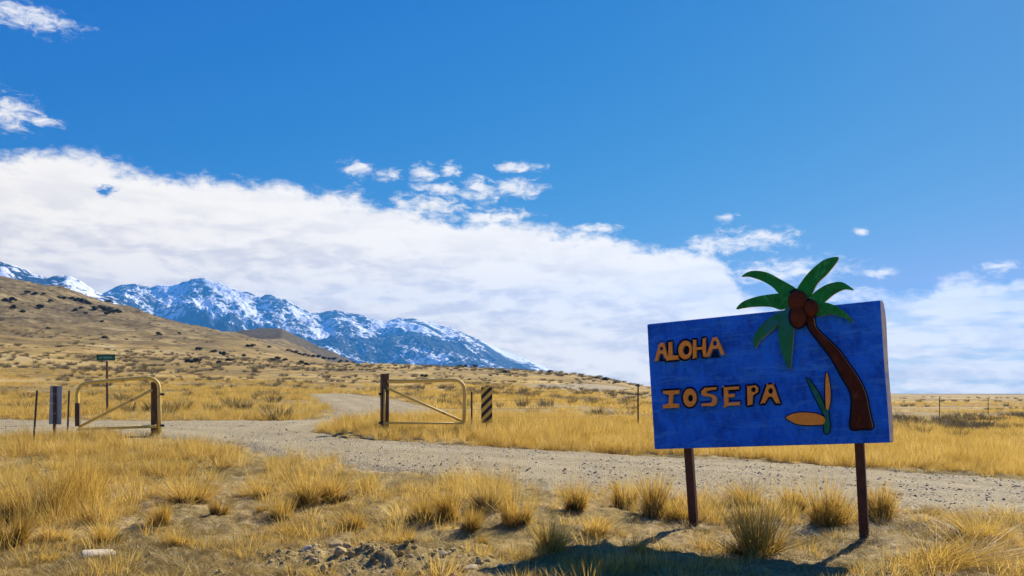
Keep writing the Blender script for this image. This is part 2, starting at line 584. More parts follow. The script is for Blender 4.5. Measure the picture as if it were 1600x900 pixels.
def mat_gravel():
    m, t, b = material('gravel')
    p = world_pos(t)
    v = t.node('ShaderNodeTexVoronoi')
    t.l.new(p, v.inputs['Vector'])
    v.inputs['Scale'].default_value = 38.0
    n = t.noise(p, 1.1, 5, 0.6)
    s = t.node('ShaderNodeSeparateColor')
    t.l.new(v.outputs['Color'], s.inputs[0])
    stone = t.ramp(s.outputs[0], [(0.0, (0.15, 0.115, 0.085)), (0.35, (0.34, 0.27, 0.155)), (0.75, (0.47, 0.38, 0.22)), (1.0, (0.64, 0.54, 0.34))])
    c = t.mix(t.smooth(n, 0.42, 0.66), stone, (0.44, 0.355, 0.20))
    c = t.mix(t.math('MULTIPLY', t.smooth(t.noise(p, 4.0, 4, 0.6), 0.55, 0.75), 0.5), c, (0.22, 0.18, 0.14))
    tk = t.node('ShaderNodeAttribute', attribute_name='track')
    c = t.mix(t.math('MULTIPLY', tk.outputs['Fac'], 0.55), c, (0.55, 0.455, 0.28))
    t.l.new(c, b.inputs['Base Color'])
    b.inputs['Roughness'].default_value = 0.92
    b.inputs['Specular IOR Level'].default_value = 0.04
    hgt = t.math('SUBTRACT', 1.0, v.outputs['Distance'])
    t.l.new(t.bump(hgt, 1.0, 0.03), b.inputs['Normal'])
    return m


def mat_stone(name, stops, scale=6.0):
    m, t, b = material(name)
    p = obj_pos(t)
    n = t.noise(p, scale, 6, 0.65)
    oi = t.node('ShaderNodeObjectInfo')
    f = t.math('ADD', t.math('MULTIPLY', n, 0.6), t.math('MULTIPLY', oi.outputs['Random'], 0.4))
    t.l.new(t.ramp(f, stops), b.inputs['Base Color'])
    b.inputs['Roughness'].default_value = 0.9
    b.inputs['Specular IOR Level'].default_value = 0.2
    t.l.new(t.bump(t.noise(p, scale * 4, 5, 0.6), 0.6, 0.02), b.inputs['Normal'])
    return m


def mat_grass(name, stops, trans=0.35, patch=(0.25, 0.16, 0.04), patch_amt=0.5):
    m, t, b = material(name)
    at_ = t.node('ShaderNodeAttribute', attribute_name='tint')
    oi = t.node('ShaderNodeObjectInfo')
    f = t.math('ADD', t.math('MULTIPLY', at_.outputs['Fac'], 0.62), t.math('MULTIPLY', oi.outputs['Random'], 0.38))
    c = t.ramp(f, stops)
    pn = t.smooth(t.noise(world_pos(t), 0.45, 4, 0.6), 0.50, 0.70)
    c = t.mix(t.math('MULTIPLY', pn, patch_amt), c, patch)
    t.l.new(c, b.inputs['Base Color'])
    b.inputs['Roughness'].default_value = 0.55
    b.inputs['Specular IOR Level'].default_value = 0.25
    tr = t.node('ShaderNodeBsdfTranslucent')
    t.l.new(c, tr.inputs[0])
    mx = t.node('ShaderNodeMixShader')
    mx.inputs[0].default_value = trans
    t.l.new(b.outputs[0], mx.inputs[1])
    t.l.new(tr.outputs[0], mx.inputs[2])
    t.l.new(mx.outputs[0], t.n['Material Output'].inputs[0])
    return m


M_GROUND = mat_ground()
M_GRAVEL = mat_gravel()
M_PEBBLE = mat_stone('pebble', [(0.15, (0.20, 0.155, 0.10)), (0.4, (0.40, 0.325, 0.215)), (0.65, (0.54, 0.455, 0.31)), (0.9, (0.72, 0.64, 0.49))])
M_ROCK = mat_stone('tan_rock', [(0.2, (0.30, 0.19, 0.07)), (0.5, (0.54, 0.385, 0.165)), (0.85, (0.70, 0.55, 0.28))], 9.0)
M_PALE = mat_stone('pale_rock', [(0.2, (0.34, 0.255, 0.145)), (0.5, (0.52, 0.41, 0.25)), (0.85, (0.70, 0.58, 0.40))], 9.0)
GOLD = [(0.08, (0.27, 0.16, 0.028)), (0.35, (0.53, 0.335, 0.062)), (0.62, (0.70, 0.465, 0.098)), (0.92, (0.84, 0.64, 0.24))]
DULL = [(0.08, (0.14, 0.092, 0.024)), (0.4, (0.32, 0.215, 0.058)), (0.7, (0.52, 0.37, 0.115)), (0.95, (0.70, 0.55, 0.26))]
M_GOLD = mat_grass('golden_grass', GOLD, 0.5, (0.36, 0.25, 0.07), 0.4)
M_TUSS = mat_grass('tussock_grass', [(0.05, (0.26, 0.15, 0.028)), (0.4, (0.56, 0.355, 0.066)), (0.7, (0.72, 0.48, 0.10)), (0.95, (0.84, 0.63, 0.23))], 0.48, (0.36, 0.24, 0.06), 0.3)
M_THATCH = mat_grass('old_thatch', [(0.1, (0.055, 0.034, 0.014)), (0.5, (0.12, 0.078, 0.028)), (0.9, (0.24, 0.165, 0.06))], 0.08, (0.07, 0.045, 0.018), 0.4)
M_DULL = mat_grass('dull_grass', DULL, 0.25, (0.18, 0.135, 0.04), 0.5)
M_SAGE = mat_grass('sagebrush', [(0.1, (0.10, 0.075, 0.03)), (0.5, (0.22, 0.165, 0.07)), (0.9, (0.36, 0.28, 0.13))], 0.15, (0.15, 0.10, 0.04), 0.4)
M_JUNIPER = mat_grass('juniper_leaf', [(0.1, (0.045, 0.040, 0.016)), (0.6, (0.085, 0.072, 0.028)), (0.95, (0.14, 0.115, 0.045))], 0.1, (0.05, 0.04, 0.02), 0.4)


def mat_bark():
    m, t, b = material('bark')
    t.l.new(t.ramp(t.noise(obj_pos(t), 8, 5), [(0.3, (0.06, 0.04, 0.025)), (0.7, (0.16, 0.11, 0.07))]), b.inputs['Base Color'])
    b.inputs['Roughness'].default_value = 0.9
    return m


M_BARK = mat_bark()

# ------------------------------------------------------------------ the ground: one sheet from behind the camera to the horizon
uc = np.concatenate([np.linspace(-2.2, -0.72, 50)[:-1], np.linspace(-0.72, 0.72, 640), np.linspace(0.72, 2.2, 50)[1:]])
yr = np.concatenate([[-6000, -300, -40, -6, 0], np.linspace(1, 5.5, 14), np.exp(np.linspace(math.log(5.8), math.log(60), 330)),
                     np.exp(np.linspace(math.log(61), math.log(1300), 200)), np.exp(np.linspace(math.log(1350), math.log(9700), 26))])
xs = np.where(yr < 3, np.maximum(np.abs(yr) * 1.0, 3.0), yr)
GX = uc[None, :] * xs[:, None]
GY = np.repeat(yr[:, None], len(uc), 1)
GZ = h_ground(GX, GY)
nr, nc = GX.shape
idx = np.arange(nr * nc).reshape(nr, nc)
quads = np.stack([idx[:-1, :-1], idx[:-1, 1:], idx[1:, 1:], idx[1:, :-1]], -1).reshape(-1, 4)
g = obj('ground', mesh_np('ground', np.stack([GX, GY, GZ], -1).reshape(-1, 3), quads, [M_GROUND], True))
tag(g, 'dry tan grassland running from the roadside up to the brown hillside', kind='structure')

# the gravel road: its own sheet, dipping under the verge at its ragged edges
S = road_sd(GX, GY)
keep = (S > -0.45)
fk = keep[:-1, :-1] & keep[:-1, 1:] & keep[1:, 1:] & keep[1:, :-1]
rq = np.stack([idx[:-1, :-1], idx[:-1, 1:], idx[1:, 1:], idx[1:, :-1]], -1)[fk]
used, inv = np.unique(rq.ravel(), return_inverse=True)
RX, RY = GX.ravel()[used], GY.ravel()[used]
rme = mesh_np('gravel_road', np.stack([RX, RY, h_road(RX, RY)], -1), inv.reshape(-1, 4), [M_GRAVEL], True)
rsd = road_sd(RX, RY) - fbm(RX * .8, RY * .8, 5, 3) * 0.5
trk = np.exp(-((rsd - 0.95) / 0.28) ** 2) + np.exp(-((rsd - 2.1) / 0.3) ** 2)
trk = trk * np.clip(0.6 + 1.6 * fbm(RX * .5, RY * .5, 35, 3), 0, 1)
rme.attributes.new('track', 'FLOAT', 'POINT').data.foreach_set('value', trk.astype(np.float32))
rd = obj('gravel_road', rme)
tag(rd, 'grey gravel road crossing the grassland and forking through the gate', kind='structure')
# the pale strip of bare gravel far off beyond the fence
sp = np.where((GY > 50) & (GY < 260), sdist(PATCH, GX, GY), -99.0)
keep = sp > -2.0
fk = keep[:-1, :-1] & keep[:-1, 1:] & keep[1:, 1:] & keep[1:, :-1]
if fk.any():
    rq = np.stack([idx[:-1, :-1], idx[:-1, 1:], idx[1:, 1:], idx[1:, :-1]], -1)[fk]
    used, inv = np.unique(rq.ravel(), return_inverse=True)
    RX, RY = GX.ravel()[used], GY.ravel()[used]
    zz = h_ground(RX, RY) + np.clip(sp.ravel()[used] * 0.05 + fbm(RX / 3, RY / 3, 41, 3) * .15, -0.1, 0.2)
    tag(obj('gravel_flat', mesh_np('gravel_flat', np.stack([RX, RY, zz], -1), inv.reshape(-1, 4), [M_GRAVEL], True)),
        'pale strip of bare gravel far off beyond the striped marker', kind='structure')


# ------------------------------------------------------------------ mountains
def mat_mountain():
    m, t, b = material('snowy_mountain')
    p = world_pos(t)
    geo = t.node('ShaderNodeNewGeometry')
    at_ = t.node('ShaderNodeAttribute', attribute_name='snow')
    n = t.noise(p, 0.0030, 8, 0.70, 0.6)
    n2 = t.noise(p, 0.020, 7, 0.72)
    f = t.math('ADD', at_.outputs['Fac'], t.math('ADD', t.math('MULTIPLY', t.math('SUBTRACT', n, 0.5), 2.2), t.math('MULTIPLY', t.math('SUBTRACT', n2, 0.5), 2.6)))
    forest = t.ramp(n2, [(0.3, (0.008, 0.014, 0.014)), (0.6, (0.022, 0.030, 0.030)), (0.8, (0.06, 0.055, 0.05))])
    c = t.mix(t.smooth(f, 0.42, 0.62), forest, (0.95, 0.95, 0.95))
    t.l.new(c, b.inputs['Base Color'])
    b.inputs['Roughness'].default_value = 0.9
    b.inputs['Specular IOR Level'].default_value = 0.1
    t.l.new(t.bump(n2, 0.5, 25.0), b.inputs['Normal'])
    return m


M_MOUNT = mat_mountain()


def mountain(name, label, sky_px, D0, D1, Dr, seed, ncol, nrow, snow_lo, spur, bias=0.0):
    us = np.linspace((sky_px[0][0] - 800) / F, (sky_px[-1][0] - 800) / F, ncol)
    sx = np.array([p[0] for p in sky_px], float)
    sy = np.array([p[1] for p in sky_px], float)
    ds = np.concatenate([np.linspace(D0, Dr, nrow), np.linspace(Dr, D1, 25)[1:]])
    U, Dd = np.meshgrid(us, ds)
    X = U * Dr * (0.35 + 0.65 * Dd / Dr)      # spurs fan a little
    X = U * Dd
    ridge = CAMH + (HZ - np.interp(800 + U * F, sx, sy)) / F * Dr
    t = np.where(Dd <= Dr, (Dd - D0) / (Dr - D0), 1 - (Dd - Dr) / (D1 - Dr))
    t = np.clip(t, 0, 1)
    prof = 0.30 * t + 0.70 * t ** 1.7
    warp = fbm(X / 1500, Dd / 1500, seed + 50, 3) * 900
    rg = ridged((X + warp + (Dd - Dr) * 0.55) / 900, (Dd + warp) / 2600, seed, 6, 0.55)
    fine = fbm(X / 170, Dd / 260, seed + 9, 5, 0.6)
    Z = ridge * prof
    mid = np.sin(np.pi * np.clip(t, 0, 1)) ** 0.8
    Z = Z + ridge * mid * (rg - 0.62) * spur + ridge * mid * fine * 0.16
    Z = Z + ridge * 0.035 * t * fine * 2.0 - 20 * (1 - t)
    Z = np.where(t <= 0.001, -30, Z)
    n_r, n_c = X.shape
    ix = np.arange(n_r * n_c).reshape(n_r, n_c)
    q = np.stack([ix[:-1, :-1], ix[:-1, 1:], ix[1:, 1:], ix[1:, :-1]], -1).reshape(-1, 4)
    me = mesh_np(name, np.stack([X, Dd, Z], -1).reshape(-1, 3), q, [M_MOUNT], True)
    a = me.attributes.new('snow', 'FLOAT', 'POINT')
    gul = np.clip((0.66 - rg) * 2.2, -0.6, 0.8)
    q1 = (X + warp + (Dd - Dr) * 0.75)
    strk = ridged(q1 / 420, (Dd + warp) / 1900, seed + 20, 4, 0.6) - 0.62
    sn = np.clip((Z - snow_lo) / 900, -0.3, 0.45) * 0.32 + gul * 0.45 - strk * 1.3 + 0.36 + bias - 0.5 * np.clip((420 - ridge) / 420, 0, 1)
    a.data.foreach_set('value', sn.astype(np.float32).ravel())
    o = obj(name, me)
    tag(o, label, kind='structure')
    return o


mountain('mountain_range', 'blue snow-streaked mountain range sloping down to the plain',
         [(60, 500), (120, 475), (150, 462), (168, 452), (190, 445), (215, 441), (240, 450), (268, 446), (285, 440), (300, 437), (322, 438), (345, 446), (378, 455), (400, 463),
          (420, 462), (440, 468), (480, 485), (500, 490), (525, 484), (545, 489), (560, 493), (600, 503), (622, 497), (640, 496), (665, 501), (700, 511), (750, 533), (800, 554), (855, 574), (900, 594), (960, 630)],
         4600, 9500, 7800, 3, 760, 260, 420, 0.62)
mountain('near_mountain', 'dark blue mountain shoulder with a snowfield behind the brown hill',
         [(-900, 372), (-500, 380), (-200, 390), (0, 408), (20, 414), (45, 422), (75, 432), (105, 431), (125, 440), (150, 455), (180, 468), (215, 485), (260, 510), (330, 560)],
         3200, 6500, 5200, 14, 420, 150, 330, 0.35, -0.12)

# ------------------------------------------------------------------ the air: faint blue haze round everything
hz_m = bpy.data.materials.new('haze')
hz_m.use_nodes = True
ht = NT(hz_m.node_tree)
ht.n.remove(ht.n['Principled BSDF'])
pv = ht.node('ShaderNodeVolumePrincipled')
pv.inputs['Color'].default_value = (0.08, 0.40, 1.0, 1)
pv.inputs['Density'].default_value = 8.5e-5
pv.inputs['Anisotropy'].default_value = 0.22
ht.l.new(pv.outputs[0], ht.n['Material Output'].inputs['Volume'])
bm = bmesh.new()
box(bm, (-21800, -6200, -120), (21800, 9800, 1150))
haze = obj('haze', bm_mesh('haze', bm, hz_m))
tag(haze, 'thin blue air that fades the far mountains', kind='stuff')

# ------------------------------------------------------------------ the painted sign
YAW, ROLL = R(28.85), R(3.37)
BC = Vector((2.813, 9.6335, CAMH + 0.1587))
BW, BH, BT = 2.581, 1.5, 0.10
ax_h = Vector((math.cos(YAW), -math.sin(YAW), 0))
b_r = ax_h * math.cos(ROLL) + Vector((0, 0, 1)) * math.sin(ROLL)
b_u = -ax_h * math.sin(ROLL) + Vector((0, 0, 1)) * math.cos(ROLL)
b_n = Vector((math.sin(YAW), math.cos(YAW), 0))          # away from the viewer
BASE = BC - b_u * 1.75
sign = bpy.data.objects.new('welcome_sign', None)
link(sign)
sign.matrix_world = Matrix(((b_r.x, b_n.x, b_u.x, BASE.x), (b_r.y, b_n.y, b_u.y, BASE.y), (b_r.z, b_n.z, b_u.z, BASE.z), (0, 0, 0, 1)))
tag(sign, 'blue painted wooden sign with orange letters ALOHA IOSEPA and a cut-out palm', 'sign')


def on_board(px, py, off=0.0):
    """local (x, z) on the face of the board for a point measured in the photograph"""
    d = Vector(((px - 800) / F, 1.0, (HZ - py) / F))
    o = Vector((0, 0, CAMH))
    q = BC - b_n * off
    t = (q - o).dot(b_n) / d.dot(b_n)
    v = o + d * t - BASE
    return v.dot(b_r), v.dot(b_u)


def mat_paint(name, colr, dark, edge=None, rough=0.75, scale=3.0, var=0.5, chip=0.0, spec=0.12, chipc=(0.45, 0.36, 0.27)):
    m, t, b = material(name)
    p = obj_pos(t)
    n = t.noise(p, scale, 6, 0.62, 0.4)
    n2 = t.noise(t.mapping(p, (1, 1, 0.35)), scale * 6, 5, 0.6)
    f = t.math('ADD', t.math('MULTIPLY', n, 0.65), t.math('MULTIPLY', n2, 0.35))
    c = t.mix(t.math('MULTIPLY', t.smooth(f, 0.40, 0.66), var), colr, dark)
    if chip:
        k = t.smooth(t.noise(p, scale * 9, 6, 0.7), 0.70 - chip, 0.73 - chip)
        c = t.mix(k, c, chipc)
    t.l.new(c, b.inputs['Base Color'])
    b.inputs['Roughness'].default_value = rough
    b.inputs['Specular IOR Level'].default_value = spec
    t.l.new(t.bump(n2, 0.25, 0.006), b.inputs['Normal'])
    return m


M_BLUE = mat_paint('blue_paint', (0.014, 0.17, 0.80), (0.005, 0.065, 0.42), scale=3.4, var=0.95, chip=0.05, chipc=(0.06, 0.24, 0.62))
M_EDGE = mat_paint('weathered_edge', (0.85, 0.66, 0.45), (0.36, 0.38, 0.46), scale=6, var=0.8)
M_ORANGE = mat_paint('orange_paint', (0.95, 0.33, 0.045), (0.85, 0.25, 0.035), scale=14, var=0.6, chip=0.02, chipc=(0.75, 0.45, 0.12))
M_RAW = mat_paint('raw_wood', (0.62, 0.40, 0.16), (0.42, 0.24, 0.08), scale=14, var=0.6)
M_GREEN = mat_paint('green_paint', (0.016, 0.24, 0.040), (0.008, 0.13, 0.028), scale=7, var=0.8)
M_GREEND = mat_paint('dull_green_paint', (0.020, 0.19, 0.07), (0.012, 0.10, 0.065), scale=6, var=0.8)
M_BROWN = mat_paint('brown_paint', (0.075, 0.018, 0.007), (0.042, 0.010, 0.004), scale=8, var=0.7)
M_COCO = mat_paint('coconut_paint', (0.12, 0.028, 0.010), (0.065, 0.015, 0.006), scale=14, var=0.7)
M_SHADE = mat_paint('navy_shade_paint', (0.005, 0.010, 0.035), (0.004, 0.016, 0.08), scale=20, var=0.6)  # shade around the raised cut-outs, put in as dark navy colour
M_RUST = mat_paint('rusted_steel', (0.115, 0.050, 0.028), (0.055, 0.026, 0.018), scale=9, var=0.8, rough=0.8)

# the board: face plate on a shallow box whose right side splays outward
bm = bmesh.new()
x0, x1 = -BW / 2, BW / 2
z0, z1 = 1.75 - BH / 2, 1.75 + BH / 2
nz = 14
rows = []
for i in range(nz + 1):
    t = i / nz
    z = z0 + (z1 - z0) * t
    spl = 0.038 + 0.004 * math.sin(t * 9) - 0.02 * max(0, t - 0.9) * 10
    bow = 0.004 * math.sin(t * 5 + 1)
    rows.append([bm.verts.new((x0 - 0.006, BT / 2, z)), bm.verts.new((x0 + bow, -BT / 2, z)), bm.verts.new((x1 + bow, -BT / 2, z)), bm.verts.new((x1 + spl, BT / 2, z))])
for i in range(nz):
    a, b_ = rows[i], rows[i + 1]
    for k in range(4):
        f = bm.faces.new((a[k], a[(k + 1) % 4], b_[(k + 1) % 4], b_[k]))
        f.material_index = 1 if k == 2 else 0
for k in (0, -1):
    f = bm.faces.new(rows[k] if k else rows[k][::-1])
    f.material_index = 1 if k else 0
bmesh.ops.recalc_face_normals(bm, faces=bm.faces)
es = [e for e in bm.edges if len(e.link_faces) == 2 and e.calc_face_angle(0) > 0.6]
bmesh.ops.bevel(bm, geom=es, offset=0.008, segments=2, affect='EDGES')
obj('board', bm_mesh('board', bm, [M_BLUE, M_EDGE]), sign)


def spline_pts(pts, smooth):
    if not smooth:
        return pts
    out = []
    n = len(pts)
    for i in range(n):
        p0, p1, p2, p3 = (Vector(pts[(i + k) % n]) for k in (-1, 0, 1, 2))
        for s in range(4):
            t = s / 4
            q = 0.5 * ((2 * p1) + (p2 - p0) * t + (2 * p0 - 5 * p1 + 4 * p2 - p3) * t * t + (3 * p1 - p0 - 3 * p2 + p3) * t ** 3)
            out.append((q.x, q.y))
    return out


def grow(pp, r):
    """push an outline outward by r, with every corner rounded (radial hull of small circles)"""
    P_ = np.array(pp)
    lo, hi = P_.min(0) - 2 * r, P_.max(0) + 2 * r
    n = len(P_)
    area = 0.5 * np.sum(P_[:, 0] * np.roll(P_[:, 1], -1) - np.roll(P_[:, 0], -1) * P_[:, 1])
    sg = 1.0 if area > 0 else -1.0
    out = []
    for i in range(n):
        e0, e1 = P_[i] - P_[i - 1], P_[(i + 1) % n] - P_[i]
        e0, e1 = e0 / (np.linalg.norm(e0) + 1e-9), e1 / (np.linalg.norm(e1) + 1e-9)
        m = e0 + e1
        m = m / (np.linalg.norm(m) + 1e-9)
        out.append(tuple(P_[i] + r * sg * np.array([m[1], -m[0]])))
    return out


def streaky(m, light, amt=0.7, scale=9.0, stretch=(1, 1, 0.6)):
    """brush streaks of a lighter tone over a paint"""
    t = NT(m.node_tree)
    b = t.n['Principled BSDF']
    old = b.inputs['Base Color'].links[0].from_socket
    p = obj_pos(t)
    k = t.smooth(t.noise(t.mapping(p, stretch, (0, 0.5 if stretch[0] == 1 else 0.06, 0)), scale, 7, 0.72, 1.2), 0.50, 0.66)
    t.l.new(t.mix(t.math('MULTIPLY', k, amt), old, light), b.inputs['Base Color'])


streaky(M_GREEN, (0.055, 0.36, 0.11), 0.75)
streaky(M_GREEND, (0.03, 0.16, 0.30), 0.7, 5.0)
streaky(M_BROWN, (0.16, 0.045, 0.016), 0.6)
streaky(M_ORANGE, (0.98, 0.52, 0.14), 0.6, 20.0)
streaky(M_BLUE, (0.06, 0.28, 0.76), 0.6, 5.5, (0.3, 1, 1.8))
streaky(M_BLUE, (0.10, 0.24, 0.42), 0.35, 22.0, (0.8, 1, 1.2))


def cutout(name, loops, y_back, thick, face, side, parent, smooth=True, offset=0.0, bevel=0.004):
    """a board cut-out with the given outline loops (first the outer one, then holes), standing proud of the sign face"""
    cu = bpy.data.curves.new(name, 'CURVE')
    cu.dimensions = '2D'
    cu.fill_mode = 'BOTH'
    cu.extrude = thick / 2
    for lp in loops:
        pp = spline_pts(lp, smooth)
        if offset:
            pp = grow(pp, offset)
        sp_ = cu.splines.new('POLY')
        sp_.points.add(len(pp) - 1)
        for q, (a, c) in zip(sp_.points, pp):
            q.co = (a, c, 0, 1)
        sp_.use_cyclic_u = True
    tmp = bpy.data.objects.new('tmp', cu)
    col.objects.link(tmp)
    dg = bpy.context.evaluated_depsgraph_get()
    me = bpy.data.meshes.new_from_object(tmp.evaluated_get(dg))
    bpy.data.objects.remove(tmp)
    bpy.data.curves.remove(cu)
    me.name = name
    yc = -BT / 2 - y_back - thick / 2
    me.transform(Matrix(((1, 0, 0, 0), (0, 0, -1, yc), (0, 1, 0, 0), (0, 0, 0, 1))))
    me.materials.clear()
    me.materials.append(face)
    me.materials.append(side)
    for p in me.polygons:
        p.material_index = 0 if p.normal.y < -0.85 else 1
        p.use_smooth = False
    return obj(name, me, parent)


def zoomed(ox, oy, k, loop, off):
    return [on_board(ox + x / k, oy + y / k, off) for x, y in loop]


def oval(cx, cy, rx, ry, tilt=0.0, n=14):
    c, s = math.cos(tilt), math.sin(tilt)
    return [(cx + rx * math.cos(2 * math.pi * i / n) * c - ry * math.sin(2 * math.pi * i / n) * s,
             cy + rx * math.cos(2 * math.pi * i / n) * s + ry * math.sin(2 * math.pi * i / n) * c) for i in range(n)]


def dense(loop, r=9.0):
    """cut every corner a little so smoothing keeps the strokes straight"""
    out = []
    n = len(loop)
    for i in range(n):
        p, a, b_ = Vector(loop[i]), Vector(loop[i - 1]), Vector(loop[(i + 1) % n])
        for q in (a, b_):
            d = q - p
            k = min(r, d.length * 0.3)
            out.append(tuple(p + d.normalized() * k))
    return out


LET_A = [  # region (1010, 515), 12.308 px per px
    ('A', [dense([(150, 600), (232, 300), (265, 248), (345, 250), (420, 520), (362, 575), (312, 470), (262, 470), (215, 612)]), oval(290, 366, 24, 24)]),
    ('L', [dense([(420, 240), (495, 232), (510, 490), (618, 488), (618, 580), (385, 602), (368, 560), (418, 480)])]),
    ('O', [oval(748, 390, 138, 185, 0.10), oval(765, 395, 52, 74, 0.08)]),
    ('H', [dense([(892, 200), (960, 188), (967, 332), (1072, 322), (1080, 165), (1142, 162), (1160, 520), (1090, 528), (1070, 392), (972, 398), (968, 542), (888, 548)])]),
    ('A', [dense([(1135, 520), (1265, 168), (1300, 140), (1362, 140), (1440, 310), (1508, 485), (1440, 502), (1380, 372), (1280, 378), (1210, 515), (1150, 528)]), oval(1318, 262, 28, 38)]),
]
LET_B = [  # region (1025, 590), 7.805 px per px
    ('I', [dense([(85, 158), (288, 148), (285, 200), (215, 210), (207, 310), (282, 316), (280, 370), (88, 380), (80, 330), (150, 312), (155, 212), (90, 202)], 7)]),
    ('O', [oval(412, 245, 84, 116), oval(420, 250, 24, 35)]),
    ('S', [dense([(742, 112), (590, 122), (545, 170), (558, 218), (600, 234), (672, 238), (692, 270), (670, 304), (558, 312), (552, 352), (700, 352), (745, 312), (748, 240), (702, 203), (622, 186), (626, 166), (736, 150)], 8)]),
    ('E', [dense([(820, 115), (1010, 103), (1012, 146), (880, 156), (884, 196), (962, 194), (962, 240), (886, 246), (890, 300), (1022, 291), (1022, 340), (830, 350)], 7)]),
    ('P', [dense([(1108, 105), (1210, 88), (1250, 118), (1246, 180), (1186, 216), (1176, 332), (1114, 337)], 10), oval(1188, 148, 20, 22)]),
    ('A', [dense([(1272, 312), (1350, 84), (1432, 78), (1514, 310), (1462, 320), (1415, 240), (1370, 240), (1322, 320)], 8), oval(1397, 162, 20, 26)]),
]
TL = 0.045
k_ = 0
for ox, oy, k, letters in ((1010, 515, 12.308, LET_A), (1025, 590, 7.805, LET_B)):
    for ch, loops in letters:
        lo = [grow(spline_pts(zoomed(ox, oy, k, lp, BT / 2 + TL), True), -0.005 if j_ == 0 else 0.008) for j_, lp in enumerate(loops)]
        back = 0.001 + 0.0006 * (k_ % 5)
        o = cutout('letter', lo, 0.004 + 0.003 * (k_ % 2), TL, M_ORANGE, M_RAW, sign, smooth=False)
        o['label'] = 'orange wooden letter ' + ch
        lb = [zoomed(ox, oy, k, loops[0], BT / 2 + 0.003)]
        cutout('shade_outline', lb, back, 0.0012, M_SHADE, M_SHADE, o, offset=0.02, bevel=0.0)  # shadow gap round the letter, painted as a dark enlarged backing
        k_ += 1

FRONDS = [
    ([(55, 125), (100, 100), (170, 105), (240, 140), (315, 185), (300, 208), (235, 207), (200, 175), (150, 146), (92, 127)], 0),
    ([(30, 278), (60, 245), (120, 222), (200, 208), (285, 205), (290, 250), (245, 282), (190, 268), (110, 268), (60, 275)], 0),
    ([(120, 462), (110, 420), (135, 370), (180, 325), (250, 285), (270, 305), (232, 350), (182, 392), (142, 427)], 1),
    ([(282, 562), (250, 500), (232, 420), (232, 340), (255, 285), (292, 265), (302, 350), (298, 420), (292, 490)], 1),
    ([(512, 38), (450, 45), (400, 80), (360, 120), (316, 185), (330, 210), (372, 230), (412, 160), (462, 110)], 0),
    ([(582, 190), (552, 165), (515, 151), (455, 164), (405, 195), (380, 225), (402, 255), (440, 250), (490, 210), (540, 187)], 0),
    ([(580, 342), (550, 300), (500, 265), (450, 248), (412, 252), (400, 288), (412, 312), (470, 302), (530, 317)], 0),
]
palm_face = BT / 2 + 0.04
for i, (lp, dull) in enumerate(FRONDS):
    o = cutout('palm_frond', [zoomed(1140, 390, 3.0, lp, palm_face)], 0.003 + 0.0025 * i, 0.032, M_GREEND if dull else M_GREEN, M_RAW, sign)
    # raised midrib
TRUNK = [(358, 312), (375, 370), (420, 430), (480, 510), (525, 590), (563, 655), (575, 700), (572, 770), (570, 838), (620, 838), (668, 835), (660, 790), (650, 740), (635, 672), (600, 600), (545, 520), (500, 460), (440, 405), (402, 362), (388, 312)]
cutout('palm_trunk', [zoomed(1140, 390, 3.0, TRUNK, BT / 2 + 0.06)], 0.006, 0.05, M_BROWN, M_RAW, sign)
cutout('shade_outline', [zoomed(1140, 390, 3.0, TRUNK, BT / 2 + 0.003)], 0.0012, 0.0012, M_SHADE, M_SHADE, sign, offset=0.02, bevel=0.0)  # same painted shade behind the trunk
for i, (cx, cy, rx, ry) in enumerate([(318, 240, 46, 50), (382, 275, 35, 40), (322, 315, 38, 50)]):
    X, Z = on_board(1140 + cx / 3, 390 + cy / 3, BT / 2 + 0.06)
    xr = on_board(1140 + (cx + rx) / 3, 390 + cy / 3, BT / 2 + 0.06)[0] - X
    zr = Z - on_board(1140 + cx / 3, 390 + (cy + ry) / 3, BT / 2 + 0.06)[1]
    bm = bmesh.new()
    bmesh.ops.create_uvsphere(bm, u_segments=20, v_segments=12, radius=1.0)
    for v in bm.verts:
        v.co = Vector((v.co.x * xr, max(-1, v.co.y) * 0.055 - BT / 2 - 0.058 - 0.006 * i, v.co.z * zr)) + Vector((X, 0, Z))
    obj('coconut', bm_mesh('coconut', bm, M_COCO, True), sign)
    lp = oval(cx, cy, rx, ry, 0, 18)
    cutout('shade_outline', [zoomed(1140, 390, 3.0, lp, BT / 2 + 0.03)], 0.024 + 0.004 * i, 0.012, M_SHADE, M_SHADE, sign, offset=0.018, bevel=0.0)  # painted shade rim behind each coconut
FLOWER = [
    ('flower_petal', [(65, 675), (130, 635), (230, 612), (350, 612), (450, 625), (530, 655), (565, 692), (555, 755), (450, 768), (320, 770), (210, 756), (120, 716)], M_ORANGE, 0.010, 0.025),
    ('flower_petal', [(590, 98), (610, 180), (628, 280), (634, 400), (622, 520), (600, 590), (578, 560), (570, 420), (570, 250), (575, 140)], M_ORANGE, 0.012, 0.025),
    ('flower_leaf', [(330, 165), (400, 240), (470, 340), (530, 460), (575, 590), (545, 602), (498, 530), (438, 412), (378, 290)], M_GREEND, 0.006, 0.022),
    ('flower_stem', [(528, 585), (602, 578), (612, 700), (628, 760), (612, 862), (562, 872), (553, 760), (575, 690)], M_GREEND, 0.016, 0.025),
]
for nm, lp, mt, yb, th in FLOWER:
    o = cutout(nm, [zoomed(1220, 570, 8.18, lp, BT / 2 + th + yb)], yb, th, mt, M_RAW if mt is M_ORANGE else mt, sign)
    cutout('shade_outline', [zoomed(1220, 570, 8.18, lp, BT / 2 + 0.003)], 0.001 + yb * 0.1, 0.0012, M_SHADE, M_SHADE, o, offset=0.012, bevel=0.0)  # painted shade behind the flower pieces

